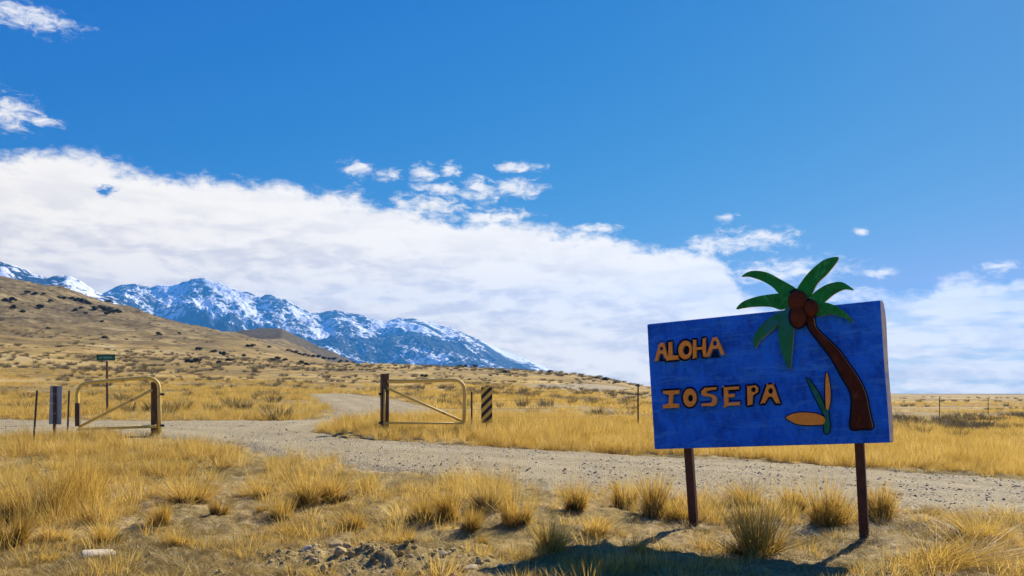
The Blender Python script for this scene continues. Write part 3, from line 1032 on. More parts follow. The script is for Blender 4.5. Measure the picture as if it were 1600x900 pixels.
# two square steel posts
for ptop, pbot in (((1072, 700), (1078, 835)), ((1341, 690), (1349, 850))):
    X, Z = on_board(ptop[0], ptop[1])
    X2 = X + 0.004
    bm = bmesh.new()
    box(bm, (X - 0.047, BT / 2 + 0.002, -0.12), (X + 0.047, BT / 2 + 0.095, 2.35), 0.008)
    for v in bm.verts:
        v.co.x += (1.0 - v.co.z) * (0.012 if ptop[0] < 1200 else -0.01)
    obj('post', bm_mesh('post', bm, M_RUST), sign)

# ------------------------------------------------------------------ pipe gates
def mat_pipe():
    m, t, b = material('yellow_pipe_paint')
    p = world_pos(t)
    n = t.noise(p, 5.0, 6, 0.65, 0.5)
    c = t.mix(t.smooth(n, 0.58, 0.68), (0.84, 0.55, 0.10), (0.14, 0.06, 0.018))
    c = t.mix(t.math('MULTIPLY', t.noise(p, 40, 4), 0.5), c, (0.80, 0.56, 0.17))
    t.l.new(c, b.inputs['Base Color'])
    b.inputs['Roughness'].default_value = 0.6
    return m


def mat_timber():
    m, t, b = material('dark_post')
    p = world_pos(t)
    n = t.noise(t.mapping(p, (14, 14, 1.5)), 2.0, 6, 0.65)
    t.l.new(t.ramp(n, [(0.3, (0.045, 0.024, 0.012)), (0.55, (0.13, 0.07, 0.03)), (0.75, (0.27, 0.17, 0.075))]), b.inputs['Base Color'])
    b.inputs['Roughness'].default_value = 0.85
    t.l.new(t.bump(n, 0.5, 0.01), b.inputs['Normal'])
    return m


M_PIPE, M_TIMBER = mat_pipe(), mat_timber()
mb, tb, bb = material('black_iron')
bb.inputs['Base Color'].default_value = (0.03, 0.025, 0.02, 1)
bb.inputs['Roughness'].default_value = 0.7
M_IRON = mb


def part_tube(name, parent, pts, rad, mat, seg=10):
    o0 = parent.location
    bm = bmesh.new()
    tube(bm, [Vector(p) - o0 for p in pts], rad, seg)
    return obj(name, bm_mesh(name, bm, mat, True), parent)


def part_box(name, parent, c, half, mat, rot=0.0, bevel=0.008):
    bm = bmesh.new()
    box(bm, [-h for h in half], half, bevel)
    if rot:
        bmesh.ops.rotate(bm, verts=bm.verts, cent=(0, 0, 0), matrix=Matrix.Rotation(rot, 3, 'Z'))
    bmesh.ops.translate(bm, verts=bm.verts, vec=Vector(c) - parent.location)
    return obj(name, bm_mesh(name, bm, mat), parent)


def gz(p):
    return float(h_ground(np.array([p[0]]), np.array([p[1]]))[0])


def arc(p, c, q, n=7):
    return [(1 - t) ** 2 * Vector(p) + 2 * t * (1 - t) * Vector(c) + t * t * Vector(q) for t in [i / n for i in range(n + 1)]]


# left wing
DL = 20.6
b0 = at(243, 680, DL)
gl = empty('pipe_gate', (b0.x, b0.y, gz(b0)))
tag(gl, 'rusty yellow pipe gate with its dark post on the right, left of the road', 'gate', 'pipe gates at the road')
top = at(243, 597, DL)
part_box('post', gl, (b0.x, DL, (gz(b0) - 0.25 + top.z) / 2), (0.10, 0.09, (top.z - gz(b0) + 0.25) / 2), M_TIMBER, 0.35)
dn = DL - 0.14
pts = [at(249.5, 676, dn), at(249, 640, dn), at(248.5, 606, dn)] + arc(at(248, 604, dn), at(247, 592, dn), at(228, 590, dn)) + [at(180, 594, dn), at(150, 597, dn)] + arc(at(140, 598, dn), at(122, 600, dn), at(120.5, 616, dn)) + [at(121, 640, dn), at(122, 666, dn)]
part_tube('frame_pipe', gl, pts, 0.046, M_PIPE)
part_tube('bottom_rail', gl, [at(122, 671, dn - .01), at(246, 666, dn - .01)], 0.037, M_PIPE)
part_tube('diagonal_brace', gl, [at(124, 667, dn + .02), at(238, 609, dn + .02)], 0.032, M_PIPE)
part_box('latch_sleeve', gl, at(121.5, 648, dn - 0.005), (0.052, 0.052, 0.28), M_TIMBER, 0.2)
for hy in (616, 665):
    part_tube('hinge', gl, [at(250, hy, dn - .02), at(255, hy, dn - .02), at(256.5, hy - 1, dn - .02)], [0.02, 0.035, 0.03], M_IRON, 8)

# right wing
DR = 21.4
b0 = at(601, 674, DR)
gr = empty('pipe_gate', (b0.x, b0.y, gz(b0)))
tag(gr, 'yellow pipe gate with rounded corner and square post, right of the road', 'gate', 'pipe gates at the road')
top = at(601, 584, DR)
part_box('post', gr, (b0.x, DR, (gz(b0) - 0.25 + top.z) / 2), (0.095, 0.085, (top.z - gz(b0) + 0.25) / 2), M_TIMBER, 0.35)
dn = DR - 0.13
part_tube('frame_pipe', gr, [at(606, 596, dn), at(650, 595.5, dn), at(705, 594, dn)] + arc(at(710, 594, dn), at(726, 595, dn), at(726, 614, dn)) + [at(725.5, 640, dn), at(724.5, 662, dn)], 0.045, M_PIPE)
part_tube('bottom_rail', gr, [at(599, 661, dn - .02), at(724, 661.5, dn - .02)], 0.028, M_PIPE)
part_tube('inner_stile', gr, [at(601, 608, dn - .02), at(600.5, 662, dn - .02)], 0.024, M_PIPE)
part_tube('diagonal_brace', gr, [at(604, 606, dn + .03), at(722, 658, dn + .03)], 0.033, M_PIPE)
for hy in (616, 661):
    part_tube('hinge', gr, [at(599, hy, dn - .03), at(594, hy, dn - .03), at(592, hy - 1, dn - .03)], [0.02, 0.035, 0.03], M_IRON, 8)


# ------------------------------------------------------------------ markers and road-name sign
def mat_plain(name, c, rough=0.5, metal=0.0, var=0.3):
    m, t, b = material(name)
    n = t.noise(obj_pos(t), 7, 5, 0.6)
    t.l.new(t.mix(t.math('MULTIPLY', t.smooth(n, 0.4, 0.7), var), c, tuple(x * 0.5 for x in c)), b.inputs['Base Color'])
    b.inputs['Roughness'].default_value = rough
    b.inputs['Metallic'].default_value = metal
    return m


M_ALU = mat_plain('bare_aluminium', (0.34, 0.35, 0.37), 0.5, 0.35)
M_SIGNY = mat_plain('faded_yellow_sheet', (0.80, 0.53, 0.08), 0.6)
M_BLACK = mat_plain('black_stripe', (0.022, 0.014, 0.012), 0.6)
M_TPOST = mat_plain('steel_fence_post', (0.075, 0.05, 0.035), 0.8)
M_WIRE = mat_plain('fence_wire', (0.14, 0.11, 0.09), 0.6, 0.5)
M_SGREEN = mat_plain('green_sign_sheet', (0.004, 0.10, 0.055), 0.5)
M_SLETTER = mat_plain('pale_green_lettering', (0.12, 0.40, 0.24), 0.5)
M_WOODP = mat_plain('grey_brown_pole', (0.17, 0.105, 0.06), 0.85)

# striped object marker, face to the viewer
DM = 21.8
c = at(760.5, 633, DM)
om = empty('object_marker', (c.x, c.y, gz(c)))
tag(om, 'upright hazard marker panel with diagonal black and yellow stripes beside the gate', 'marker')
PW, PH = 0.285, 0.915
part_box('panel', om, c, (PW / 2, 0.006, PH / 2), M_SIGNY, 0, 0.002)
for k in range(-1, 6):       # stripes clipped to the panel, leaning up to the right
    w_ = PW / 2
    s0 = -PH / 2 - 0.12 + k * 0.235
    poly = [(-w_, s0), (-w_, s0 + 0.115), (w_, s0 + 0.115 + PW * 1.0), (w_, s0 + PW * 1.0)]

    def clipz(pl, lim, sgn):
        out = []
        for i in range(len(pl)):
            p, q = pl[i], pl[(i + 1) % len(pl)]
            ip, iq = sgn * (p[1] - lim) <= 0, sgn * (q[1] - lim) <= 0
            if ip:
                out.append(p)
            if ip != iq:
                t = (lim - p[1]) / (q[1] - p[1])
                out.append((p[0] + t * (q[0] - p[0]), lim))
        return out
    poly = clipz(poly, PH / 2 - .003, 1)
    poly = clipz(poly, -PH / 2 + .003, -1) if len(poly) > 2 else poly
    if len(poly) < 3:
        continue
    bm = bmesh.new()
    vs = [bm.verts.new((x, -0.0085, z)) for x, z in poly]
    f = bm.faces.new(vs)
    r_ = bmesh.ops.extrude_face_region(bm, geom=[f])
    for v in r_['geom']:
        if isinstance(v, bmesh.types.BMVert):
            v.co.y += 0.002
    bmesh.ops.recalc_face_normals(bm, faces=bm.faces)
    bmesh.ops.translate(bm, verts=bm.verts, vec=c - om.location)
    obj('black_stripe', bm_mesh('black_stripe', bm, M_BLACK), om)
part_box('post', om, (c.x + 0.01, c.y + 0.03, (gz(c) - 0.3 + c.z + 0.4) / 2), (0.03, 0.02, (c.z + 0.4 - gz(c) + 0.3) / 2), M_TPOST, 0, 0.003)

# the same kind of marker seen from behind, left of the left gate
DB = 20.2
c = at(87, 633, DB)
ob = empty('object_marker', (c.x, c.y, gz(c)))
tag(ob, 'grey metal back of a marker panel on a post, left of the gate', 'marker')
bm = bmesh.new()
box(bm, (-0.145, -0.006, -0.455), (0.145, 0.006, 0.455), 0.003)
bmesh.ops.rotate(bm, verts=bm.verts, cent=(0, 0, 0), matrix=Matrix.Rotation(R(2.0), 3, 'Y'))
bmesh.ops.translate(bm, verts=bm.verts, vec=c - ob.location)
obj('panel', bm_mesh('panel', bm, M_ALU), ob)
part_box('post', ob, (c.x - 0.01, c.y - 0.03, (gz(c) - 0.3 + c.z + 0.44) / 2), (0.033, 0.02, (c.z + 0.44 - gz(c) + 0.3) / 2), M_TPOST, 0, 0.003)

# green road-name sign on a pole
DS = 32.0
c = at(166, 558.5, DS)
sg = empty('street_sign', (c.x, c.y, gz(c)))
tag(sg, 'small green road-name sign on a brown pole behind the left gate', 'sign')
part_tube('pole', sg, [(c.x + 0.03, c.y + .02, gz(c) - 0.3), (c.x + 0.02, c.y + .02, c.z - 0.1), (c.x + 0.02, c.y + .02, c.z + 0.02)], 0.042, M_WOODP, 8)
bl = part_box('sign_blade', sg, (c.x, c.y - 0.035, c.z), (0.35, 0.006, 0.115), M_SGREEN, 0, 0.003)
part_box('bracket', sg, (c.x + 0.02, c.y - 0.015, c.z - 0.12), (0.05, 0.028, 0.03), M_ALU, 0, 0.004)
for lx, wd in ((-0.20, 0.055), (0.075, 0.17)):
    part_box('lettering', sg, (c.x + lx, c.y - 0.0432, c.z - 0.005), (wd, 0.0012, 0.030), M_SLETTER, 0, 0.0)

# ------------------------------------------------------------------ fences
def t_post(parent, px, ytop, ybot, D):
    a, b_ = at(px[0], ytop, D), at(px[1], ybot, D)
    z = gz(b_)
    bm = bmesh.new()
    box(bm, (-0.022, -0.004, 0), (0.022, 0.004, 1.0))
    box(bm, (-0.004, 0.0045, 0), (0.004, 0.030, 1.0))
    H = a.z - z + 0.2
    for v in bm.verts:
        t = v.co.z
        v.co = Vector((b_.x + (a.x - b_.x) * t + v.co.x, D + v.co.y, z - 0.2 + H * t)) - parent.location
    obj('post', bm_mesh('post', bm, M_TPOST), parent)
    return [Vector((b_.x + (a.x - b_.x) * t, D - 0.008, z + (a.z - z) * t)) for t in (0.3, 0.52, 0.74, 0.94)]


fp = [(737, 737, 612, 660, 22.6), (997, 997, 600, 668, 25.5), (1216, 1216, 610, 660, 32.8), (1364, 1364, 616, 658, 40.2), (1468, 1468, 620, 657, 47.5), (1544, 1544, 623, 655, 55.0), (1603, 1603, 625, 652, 62.5)]
b0 = at(997, 668, 25.5)
fr = empty('wire_fence', (b0.x, b0.y, gz(b0)))
tag(fr, 'wire fence on thin steel posts running from the striped marker to the right edge', 'fence')
prev = None
for pa, pb, yt, yb, D in fp:
    w_ = t_post(fr, (pa, pb), yt, yb, D)
    if prev:
        for a_, c_ in zip(prev, w_):
            part_tube('wire', fr, [a_, (a_ + c_) / 2 - Vector((0, 0, 0.02)), c_], 0.0022, M_WIRE, 4)
    prev = w_
b0 = at(52, 684, 18.6)
fl = empty('wire_fence', (b0.x, b0.y, gz(b0)))
tag(fl, 'wire fence on leaning steel posts at the far left beside the grey marker', 'fence')
prev = None
for pa, pb, yt, yb, D in [(108, 105, 610, 668, 20.9), (58, 51.5, 610, 686, 18.6), (-150, -158, 612, 690, 18.2)]:
    w_ = t_post(fl, (pa, pb), yt, yb, D)
    if prev:
        for a_, c_ in zip(prev, w_):
            part_tube('wire', fl, [a_, (a_ + c_) / 2 - Vector((0, 0, 0.02)), c_], 0.0022, M_WIRE, 4)
    prev = w_


# ------------------------------------------------------------------ grass
def tuft_mesh(name, n, hgt, spread, lean, width, mat, seed, seg=3, flop=0.4, hvar=0.5, sub=0):
    """n curved tapering blades rising from a small patch of ground"""
    r = np.random.default_rng(seed)
    V, Fc, T = [], [], []
    subs = [(r.normal(0, 0.55) * spread, r.normal(0, 0.55) * spread, r.uniform(0.55, 1.0)) for _ in range(max(1, sub))]
    wind = r.uniform(0, 2 * math.pi)
    for i in range(n):
        a = r.uniform(0, 2 * math.pi)
        rad = spread * math.sqrt(r.uniform(0, 1))
        bx, by = rad * math.cos(a), rad * math.sin(a)
        da = a + r.normal(0, 0.7)
        H = hgt * (1 - hvar * r.uniform(0, 1) ** 1.3)
        if sub:                       # a clump grown together from several smaller ones
            sx_, sy_, sh_ = subs[r.integers(0, sub)]
            bx, by = sx_ + bx * 0.62, sy_ + by * 0.62
            H *= sh_
            rad = math.hypot(bx, by)
            da = math.atan2(by, bx) + r.normal(0, 0.8)
        out = H * (lean * (0.25 + 0.9 * rad / (spread + 1e-6)) * r.uniform(0.4, 1.3))
        bend = flop * r.uniform(0.2, 1.3) * out
        if sub and r.uniform() < 0.16:      # bent and broken blades
            out *= r.uniform(1.6, 3.2)
            H *= r.uniform(0.35, 0.75)
            bend = abs(bend) * 1.5
        wa = r.uniform(0, math.pi)
        wx, wy = math.cos(wa) * width, math.sin(wa) * width
        base = len(V)
        tint = r.uniform(0, 1)
        for s in range(seg + 1):
            t = s / seg
            o = out * t + bend * t * t
            z = H * (t - 0.10 * flop * t * t) - 0.02
            x, y = bx + math.cos(da) * o, by + math.sin(da) * o
            k = (1 - t) ** 0.6 * 0.9 + 0.1
            if s < seg:
                V += [(x - wx * k, y - wy * k, z), (x + wx * k, y + wy * k, z)]
                T += [tint, tint]
            else:
                V.append((x, y, z))
                T.append(tint)
        for s in range(seg - 1):
            q = base + 2 * s
            Fc += [(q, q + 1, q + 3), (q, q + 3, q + 2)]
        q = base + 2 * (seg - 1)
        Fc.append((q, q + 1, q + 2))
    me = mesh_np(name, V, Fc, [mat])
    me.attributes.new('tint', 'FLOAT', 'POINT').data.foreach_set('value', np.array(T, np.float32))
    return me


def scatter(name, label, meshes, pts, scl, which, sclz=None, tilt=0.0, cat=None):
    """one object that plants many small tufts (geometry nodes), for what nobody could count"""
    n = len(pts)
    me = bpy.data.meshes.new(name)
    me.vertices.add(n)
    me.vertices.foreach_set('co', np.asarray(pts, np.float32).ravel())
    rot = np.zeros((n, 3), np.float32)
    rot[:, 2] = rng.uniform(0, 2 * math.pi, n)
    if tilt:
        rot[:, 0] = rng.normal(0, tilt, n)
        rot[:, 1] = rng.normal(0, tilt, n)
    sc3 = np.stack([scl, scl, scl if sclz is None else sclz], -1).astype(np.float32)
    me.attributes.new('rot', 'FLOAT_VECTOR', 'POINT').data.foreach_set('vector', rot.ravel())
    me.attributes.new('scl', 'FLOAT_VECTOR', 'POINT').data.foreach_set('vector', sc3.ravel())
    me.attributes.new('pick', 'INT', 'POINT').data.foreach_set('value', np.asarray(which, np.int32))
    cc = bpy.data.collections.new(name + '_kinds')
    for i, m in enumerate(meshes):
        cc.objects.link(bpy.data.objects.new('%s_kind_%02d' % (name, i), m))
    ng = bpy.data.node_groups.new(name, 'GeometryNodeTree')
    ng.interface.new_socket('Geometry', in_out='INPUT', socket_type='NodeSocketGeometry')
    ng.interface.new_socket('Geometry', in_out='OUTPUT', socket_type='NodeSocketGeometry')
    gi, go = ng.nodes.new('NodeGroupInput'), ng.nodes.new('NodeGroupOutput')
    iop = ng.nodes.new('GeometryNodeInstanceOnPoints')
    ci = ng.nodes.new('GeometryNodeCollectionInfo')
    ci.inputs['Collection'].default_value = cc
    ci.inputs['Separate Children'].default_value = True
    ci.inputs['Reset Children'].default_value = True

    def attr(nm, ty):
        a = ng.nodes.new('GeometryNodeInputNamedAttribute')
        a.data_type = ty
        a.inputs['Name'].default_value = nm
        return a.outputs['Attribute']
    ng.links.new(gi.outputs[0], iop.inputs['Points'])
    ng.links.new(ci.outputs[0], iop.inputs['Instance'])
    iop.inputs['Pick Instance'].default_value = True
    ng.links.new(attr('pick', 'INT'), iop.inputs['Instance Index'])
    ng.links.new(attr('rot', 'FLOAT_VECTOR'), iop.inputs['Rotation'])
    ng.links.new(attr('scl', 'FLOAT_VECTOR'), iop.inputs['Scale'])
    ng.links.new(iop.outputs[0], go.inputs[0])
    o = obj(name, me)
    md = o.modifiers.new('plant', 'NODES')
    md.node_group = ng
    tag(o, label, kind='stuff')
    return o


def sample(n, d0, d1, u0=-0.78, u1=0.78):
    """random ground points, evenly spread over the picture rather than over the map"""
    D = np.exp(rng.uniform(math.log(d0), math.log(d1), n))
    u = rng.uniform(u0, u1, n)
    x = u * D
    return x, D


def inpoly(poly, px, py):
    return sdist(np.array(poly, float), px, py) > 0


NV = 6
tall = [tuft_mesh('tall_grass', 60, 0.50, 0.14, 0.42, 0.0032, M_GOLD, 100 + i, 3) for i in range(NV)]
short = [tuft_mesh('short_grass', 42, 0.22, 0.13, 0.6, 0.0032, M_GOLD, 120 + i, 3) for i in range(NV)]
dullg = [tuft_mesh('dull_grass', 46, 0.12, 0.16, 1.2, 0.0032, M_DULL, 140 + i, 3, 0.8) for i in range(NV)]
straw = [tuft_mesh('straw', 26, 0.055, 0.17, 2.6, 0.0028, M_DULL if i % 2 else M_GOLD, 160 + i, 3, 0.9) for i in range(NV)]
broad = [tuft_mesh('field_grass', 46, 0.42, 0.40, 0.45, 0.011, M_GOLD, 180 + i, 2) for i in range(NV)]
sage = [tuft_mesh('sagebrush', 110, 0.55, 0.30, 0.75, 0.013, M_SAGE, 200 + i, 2, 0.3, 0.65) for i in range(NV)]


def place(x, y):
    return np.stack([x, y, h_ground(x, y) - 0.005], -1)


# verge and meadow masks, traced as outlines on the ground
Z_TALL_L = [(-300, 686), (60, 684), (150, 682), (250, 692), (330, 702), (385, 716), (360, 735), (300, 742), (240, 760), (215, 800), (170, 822), (60, 845), (-20, 850), (-300, 860)]
Z_ISLAND = [(496, 676), (520, 662), (600, 655), (700, 657), (760, 652), (900, 655), (1030, 660), (1400, 668), (1800, 690), (1800, 762), (1600, 748), (1400, 734), (1200, 720), (1020, 711), (860, 704), (700, 695), (600, 688), (520, 682)]
Z_BACK_L = [(-300, 600), (100, 604), (300, 603), (480, 612), (500, 628), (520, 650), (440, 658), (-300, 655)]
Z_MID = [(380, 706), (450, 716), (640, 740), (800, 760), (1000, 780), (1180, 790), (1420, 800), (1420, 822), (1000, 812), (860, 800), (700, 790), (520, 778), (400, 762), (340, 740)]


def clump(x, y, sc, seed, lo, hi):
    return np.clip((fbm(x * sc, y * sc, seed, 3) + 0.5 - lo) / (hi - lo), 0, 1)


# tall golden grass of the verges
x, y = sample(60000, 7.0, 60)
px, py = px_of(x, y, h_base(x, y))
rs = road_sd(x, y)
dens = np.zeros(len(x))
cl1 = clump(x, y, 0.9, 61, 0.32, 0.55)
dens = np.where(inpoly(Z_TALL_L, px, py), 0.02 + 0.55 * clump(x, y, 1.0, 61, 0.45, 0.62), dens)
dens = np.where(inpoly(Z_ISLAND, px, py), 0.55 + 0.45 * cl1, dens)
dens = np.where(inpoly(Z_BACK_L, px, py), 0.50 * clump(x, y, 0.35, 63, 0.40, 0.6), dens)
dens = np.where(inpoly(Z_MID, px, py), 0.30 * clump(x, y, 1.1, 64, 0.44, 0.60), dens)
dens = dens * (rs < -0.12)
# thin the sampling with distance so the sward has an even look on the ground
dens = dens * np.clip(y / 26.0, 0.28, 1.0)
k = rng.uniform(0, 1, len(x)) < dens
x, y = x[k], y[k]
sc = rng.uniform(0.35, 1.0, len(x)) * np.where(y < 16, 0.9, 1.0) * (0.65 + 0.5 * clump(x, y, 0.5, 66, 0.3, 0.65))
scatter('tall_grass', 'tall golden dry grass growing along the verges of the gravel road', tall, place(x, y), sc, rng.integers(0, NV, len(x)), tilt=0.22)
print('tall', len(x))

# short dry grass and straw over the open ground
x, y = sample(70000, 6.0, 40)
px, py = px_of(x, y, h_base(x, y))
rs = road_sd(x, y)
dens = (0.022 + 0.26 * clump(x, y, 1.2, 71, 0.51, 0.66)) * (rs < -0.0)
dens = np.where(inpoly(Z_TALL_L, px, py), dens * 1.1 + 0.05, dens) * (rs < -0.05)
dens = dens * np.clip(y / 16.0, 0.4, 1.0) * (np.hypot((x - MOUND[0]) / 1.0, (y - MOUND[1]) / 0.6) > 1)
k = rng.uniform(0, 1, len(x)) < dens
x, y = x[k], y[k]
scatter('short_grass', 'short dry golden grass scattered over the open ground', short, place(x, y), 0.22 + 0.95 * rng.uniform(0, 1, len(x)) ** 2, rng.integers(0, NV, len(x)), tilt=0.12)
print('short', len(x))

x, y = sample(70000, 5.5, 34)
rs = road_sd(x, y)
dens = (0.16 + 0.55 * clump(x, y, 0.9, 73, 0.42, 0.62)) * (rs < 0.02) * np.where(np.hypot((x - MOUND[0]) / 1.0, (y - MOUND[1]) / 0.6) > 1, 1, 0.1)
k = rng.uniform(0, 1, len(x)) < dens
x, y = x[k], y[k]
wh = rng.integers(0, 2 * NV, len(x))
scatter('ground_litter', 'matted dead grass and straw lying on the bare ground', straw + dullg, place(x, y), 0.22 + 0.65 * rng.uniform(0, 1, len(x)) ** 1.6, wh, tilt=0.1)
print('litter', len(x))

# the wide field behind the fence, out to where blades can no longer be told apart
x, y = sample(60000, 24, 190, -0.8, 0.8)
px, py = px_of(x, y, h_base(x, y))
rs = road_sd(x, y)
dens = 0.03 + 0.85 * clump(x, y, 0.10, 81, 0.46, 0.62)
dens = dens * (rs < -0.4) * np.where(inpoly(PATCH_PX, px, py), 0.05, 1.0)
dens = dens * np.clip(1.25 - y / 190, 0, 1)
k = rng.uniform(0, 1, len(x)) < dens * 0.8
x, y = x[k], y[k]
scatter('field_grass', 'pale dry grass of the wide field beyond the fence', broad, place(x, y), rng.uniform(0.45, 1.0, len(x)), rng.integers(0, NV, len(x)), sclz=rng.uniform(0.35, 0.9, len(x)), tilt=0.06)
print('field', len(x))

x, y = sample(9000, 27, 260, -0.75, 0.75)
px, py = px_of(x, y, h_base(x, y))
rs = road_sd(x, y)
dens = (0.02 + 0.36 * clump(x, y, 0.06, 91, 0.48, 0.66)) * (rs < -1.0)
k = rng.uniform(0, 1, len(x)) < dens
x, y = x[k], y[k]
scatter('sagebrush', 'low brown sagebrush dotted over the field beyond the fence', sage, place(x, y), rng.uniform(0.5, 1.35, len(x)), rng.integers(0, NV, len(x)), sclz=rng.uniform(0.45, 1.1, len(x)))
print('sage', len(x))

# low scrub on the hillside, too many and too small to count
x, y = sample(9000, 150, 700, -0.75, 0.35)
hb = h_base(x, y)
k = (hb > 4) & (rng.uniform(0, 1, len(x)) < 0.03 + 0.35 * clump(x, y, 0.012, 95, 0.50, 0.66) + 0.2 * clump(x, y, 0.05, 96, 0.55, 0.7))
x, y = x[k], y[k]
scatter('hillside_scrub', 'low dark scrub speckling the brown hillside', sage, place(x, y), rng.uniform(0.8, 2.6, len(x)), rng.integers(0, NV, len(x)), sclz=rng.uniform(0.7, 1.8, len(x)))
print('scrub', len(x))

# single tussocks of bunchgrass: base column, base row, height in px, width in px, lean of the whole, label
TUSS = [
    (1018, 803, 82, 62, 0.10, 'tall upright tussock just left of the sign\'s left post'),
    (1172, 790, 52, 84, 0.0, 'dark-hearted tussock behind the big round one, between the sign posts'),
    (1186, 862, 88, 120, 0.0, 'big round golden tussock in front, between the two sign posts'),
    (1290, 818, 90, 74, 0.10, 'tall dark tussock close to the left of the sign\'s right post'),
    (1374, 812, 66, 56, 0.0, 'golden tussock just right of the sign\'s right post'),
    (1240, 800, 58, 40, 0.0, 'thin pale tussock between the two biggest tussocks under the sign'),
    (1446, 803, 20, 70, 0.0, 'low dark flat tussock at the road edge right of the sign'),
    (1540, 846, 50, 100, 0.0, 'wide low golden tussock near the right edge of the picture'),
    (1068, 812, 36, 40, 0.0, 'small tussock hugging the foot of the sign\'s left post'),
    (1450, 878, 52, 120, 0.0, 'wide golden tussock at the bottom right, right of the sign\'s shadow'),
    (660, 815, 44, 50, 0.0, 'golden tussock left of a dark-based pair in the middle'),
    (702, 815, 60, 50, 0.0, 'dark-based golden tussock, second of the middle row'),
    (766, 798, 74, 66, 0.0, 'wide tussock with tall seed stems beside the middle of the road'),
    (810, 825, 66, 44, 0.08, 'narrow upright dark-footed tussock near the centre of the foreground'),
    (738, 834, 44, 46, 0.0, 'round tussock in front of the seed-stemmed one'),
    (634, 846, 26, 30, 0.0, 'small round tussock behind the heap of stones'),
    (557, 825, 32, 38, 0.0, 'small tussock above and left of the heap of stones'),
    (898, 802, 54, 36, 0.0, 'upright tussock left of the tall one by the sign\'s left post'),
    (974, 790, 44, 36, 0.0, 'small tussock at the road edge left of the sign'),
    (926, 834, 36, 60, 0.0, 'pale spreading tussock left of the sign\'s shadow'),
    (856, 868, 62, 60, 0.0, 'loose straw tussock at the left tip of the sign\'s shadow'),
    (751, 847, 15, 26, 0.0, 'tiny tussock in front of the middle row'),
    (485, 788, 66, 66, 0.0, 'golden tussock at the road edge left of centre'),
    (531, 787, 44, 50, 0.0, 'golden tussock right of the one at the road edge left of centre'),
    (296, 783, 56, 60, 0.0, 'round dark-footed tussock right of the tall grass on the left'),
    (338, 808, 34, 28, 0.0, 'small dark-footed tussock casting a long shadow, left foreground'),
    (406, 777, 30, 42, 0.0, 'low tussock between the two left road-edge tussocks'),
    (435, 810, 48, 40, 0.0, 'golden tussock in the left middle of the foreground'),
    (253, 822, 44, 36, 0.0, 'golden tussock right of the tall grass, lower left'),
    (169, 850, 54, 44, 0.0, 'upright tussock at the lower left above the pale flat stone'),
    (286, 855, 36, 50, 0.0, 'dark low tussock right of the pale flat stone'),
    (448, 832, 22, 46, 0.0, 'low spreading tussock left of the heap of stones'),
    (78, 878, 26, 40, 0.0, 'small tussock at the bottom left corner'),
    (88, 843, 34, 44, 0.0, 'dark tussock at the foot of the tall grass on the left'),
    (14, 856, 84, 60, 0.0, 'tall tussock cut by the left edge of the picture'),
    (62, 812, 120, 150, 0.0, 'large mass of tall golden bunchgrass at the left edge'),
    (132, 792, 92, 110, 0.0, 'tall golden bunchgrass right of the largest mass on the left'),
    (408, 804, 14, 20, 0.0, 'tiny dark tussock in the left middle of the foreground'),
    (1000, 860, 22, 30, 0.0, 'thin tuft growing inside the sign\'s shadow'),
]
tmeshes = {}
for i, (bx, by, hp, wp, ln, lab) in enumerate(TUSS):
    p = ground_hit(bx, by)
    D = p[1]
    H, Wd = hp / F * D, wp / F * D
    n = int(320 + 620 * min(1.0, Wd / 0.7))
    me = tuft_mesh('grass_tussock', n, 1.0, rng.uniform(0.17, 0.25) * Wd / H, rng.uniform(0.30, 0.46) * Wd / H, 0.0026 / max(H, 0.15) * (0.75 + 0.25 * H), M_TUSS, 300 + i, 4, rng.uniform(0.3, 0.9), 0.72, sub=int(rng.integers(3, 6)))
    z = gz(p) - 0.01
    o = obj('grass_tussock', me, None, (p[0], p[1], z))
    o.scale = (H * rng.uniform(1.15, 1.5), H * rng.uniform(1.15, 1.5), H * 1.25)
    o.rotation_euler = (rng.normal(0, 0.07), ln + rng.normal(0, 0.08), rng.uniform(0, 6))
    tag(o, lab, 'grass', 'grass tussocks in the foreground')
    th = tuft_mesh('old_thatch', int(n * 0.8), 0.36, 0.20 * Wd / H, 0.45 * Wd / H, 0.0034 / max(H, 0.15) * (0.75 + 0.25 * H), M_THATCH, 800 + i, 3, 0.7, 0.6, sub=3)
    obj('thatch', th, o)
# tall seed stems near the middle of the road edge
x, y = [], []
for cx, cy, n in ((690, 790, 10), (735, 785, 16), (770, 790, 14), (800, 795, 10), (895, 800, 7), (1230, 800, 8), (130, 800, 14), (40, 820, 14), (985, 795, 6)):
    p = ground_hit(cx, cy)
    x += list(p[0] + rng.normal(0, 0.13, n))
    y += list(p[1] + rng.normal(0, 0.2, n))
x, y = np.array(x), np.array(y)
stems = [tuft_mesh('seed_stem', 5, 0.85, 0.03, 0.10, 0.0018, M_GOLD, 400 + i, 4, 0.5, 0.4) for i in range(4)]
scatter('seed_stems', 'tall thin seed stems rising above the tussocks by the road', stems, place(x, y), rng.uniform(0.7, 1.1, len(x)), rng.integers(0, 4, len(x)), tilt=0.06)


# ------------------------------------------------------------------ stones
def rock_mesh(name, seed, mat, sub=3, flat=0.7, rough=0.35):
    bm = bmesh.new()
    bmesh.ops.create_icosphere(bm, subdivisions=sub, radius=1.0)
    r = np.random.default_rng(seed)
    planes = [(Vector(r.normal(0, 1, 3)).normalized(), r.uniform(0.55, 0.9)) for _ in range(9)]
    co = np.array([v.co for v in bm.verts])
    dn = 1 + rough * (fbm(co[:, 0] * 2 + seed, co[:, 1] * 2 + co[:, 2] * 1.7, seed, 4))
    for v, k in zip(bm.verts, dn):
        p = v.co * k
        for nrm, d in planes:
            s = p.dot(nrm) - d
            if s > 0:
                p = p - nrm * s * 0.85
        v.co = Vector((p.x, p.y, p.z * flat))
    return bm_mesh(name, bm, mat, sub > 2)


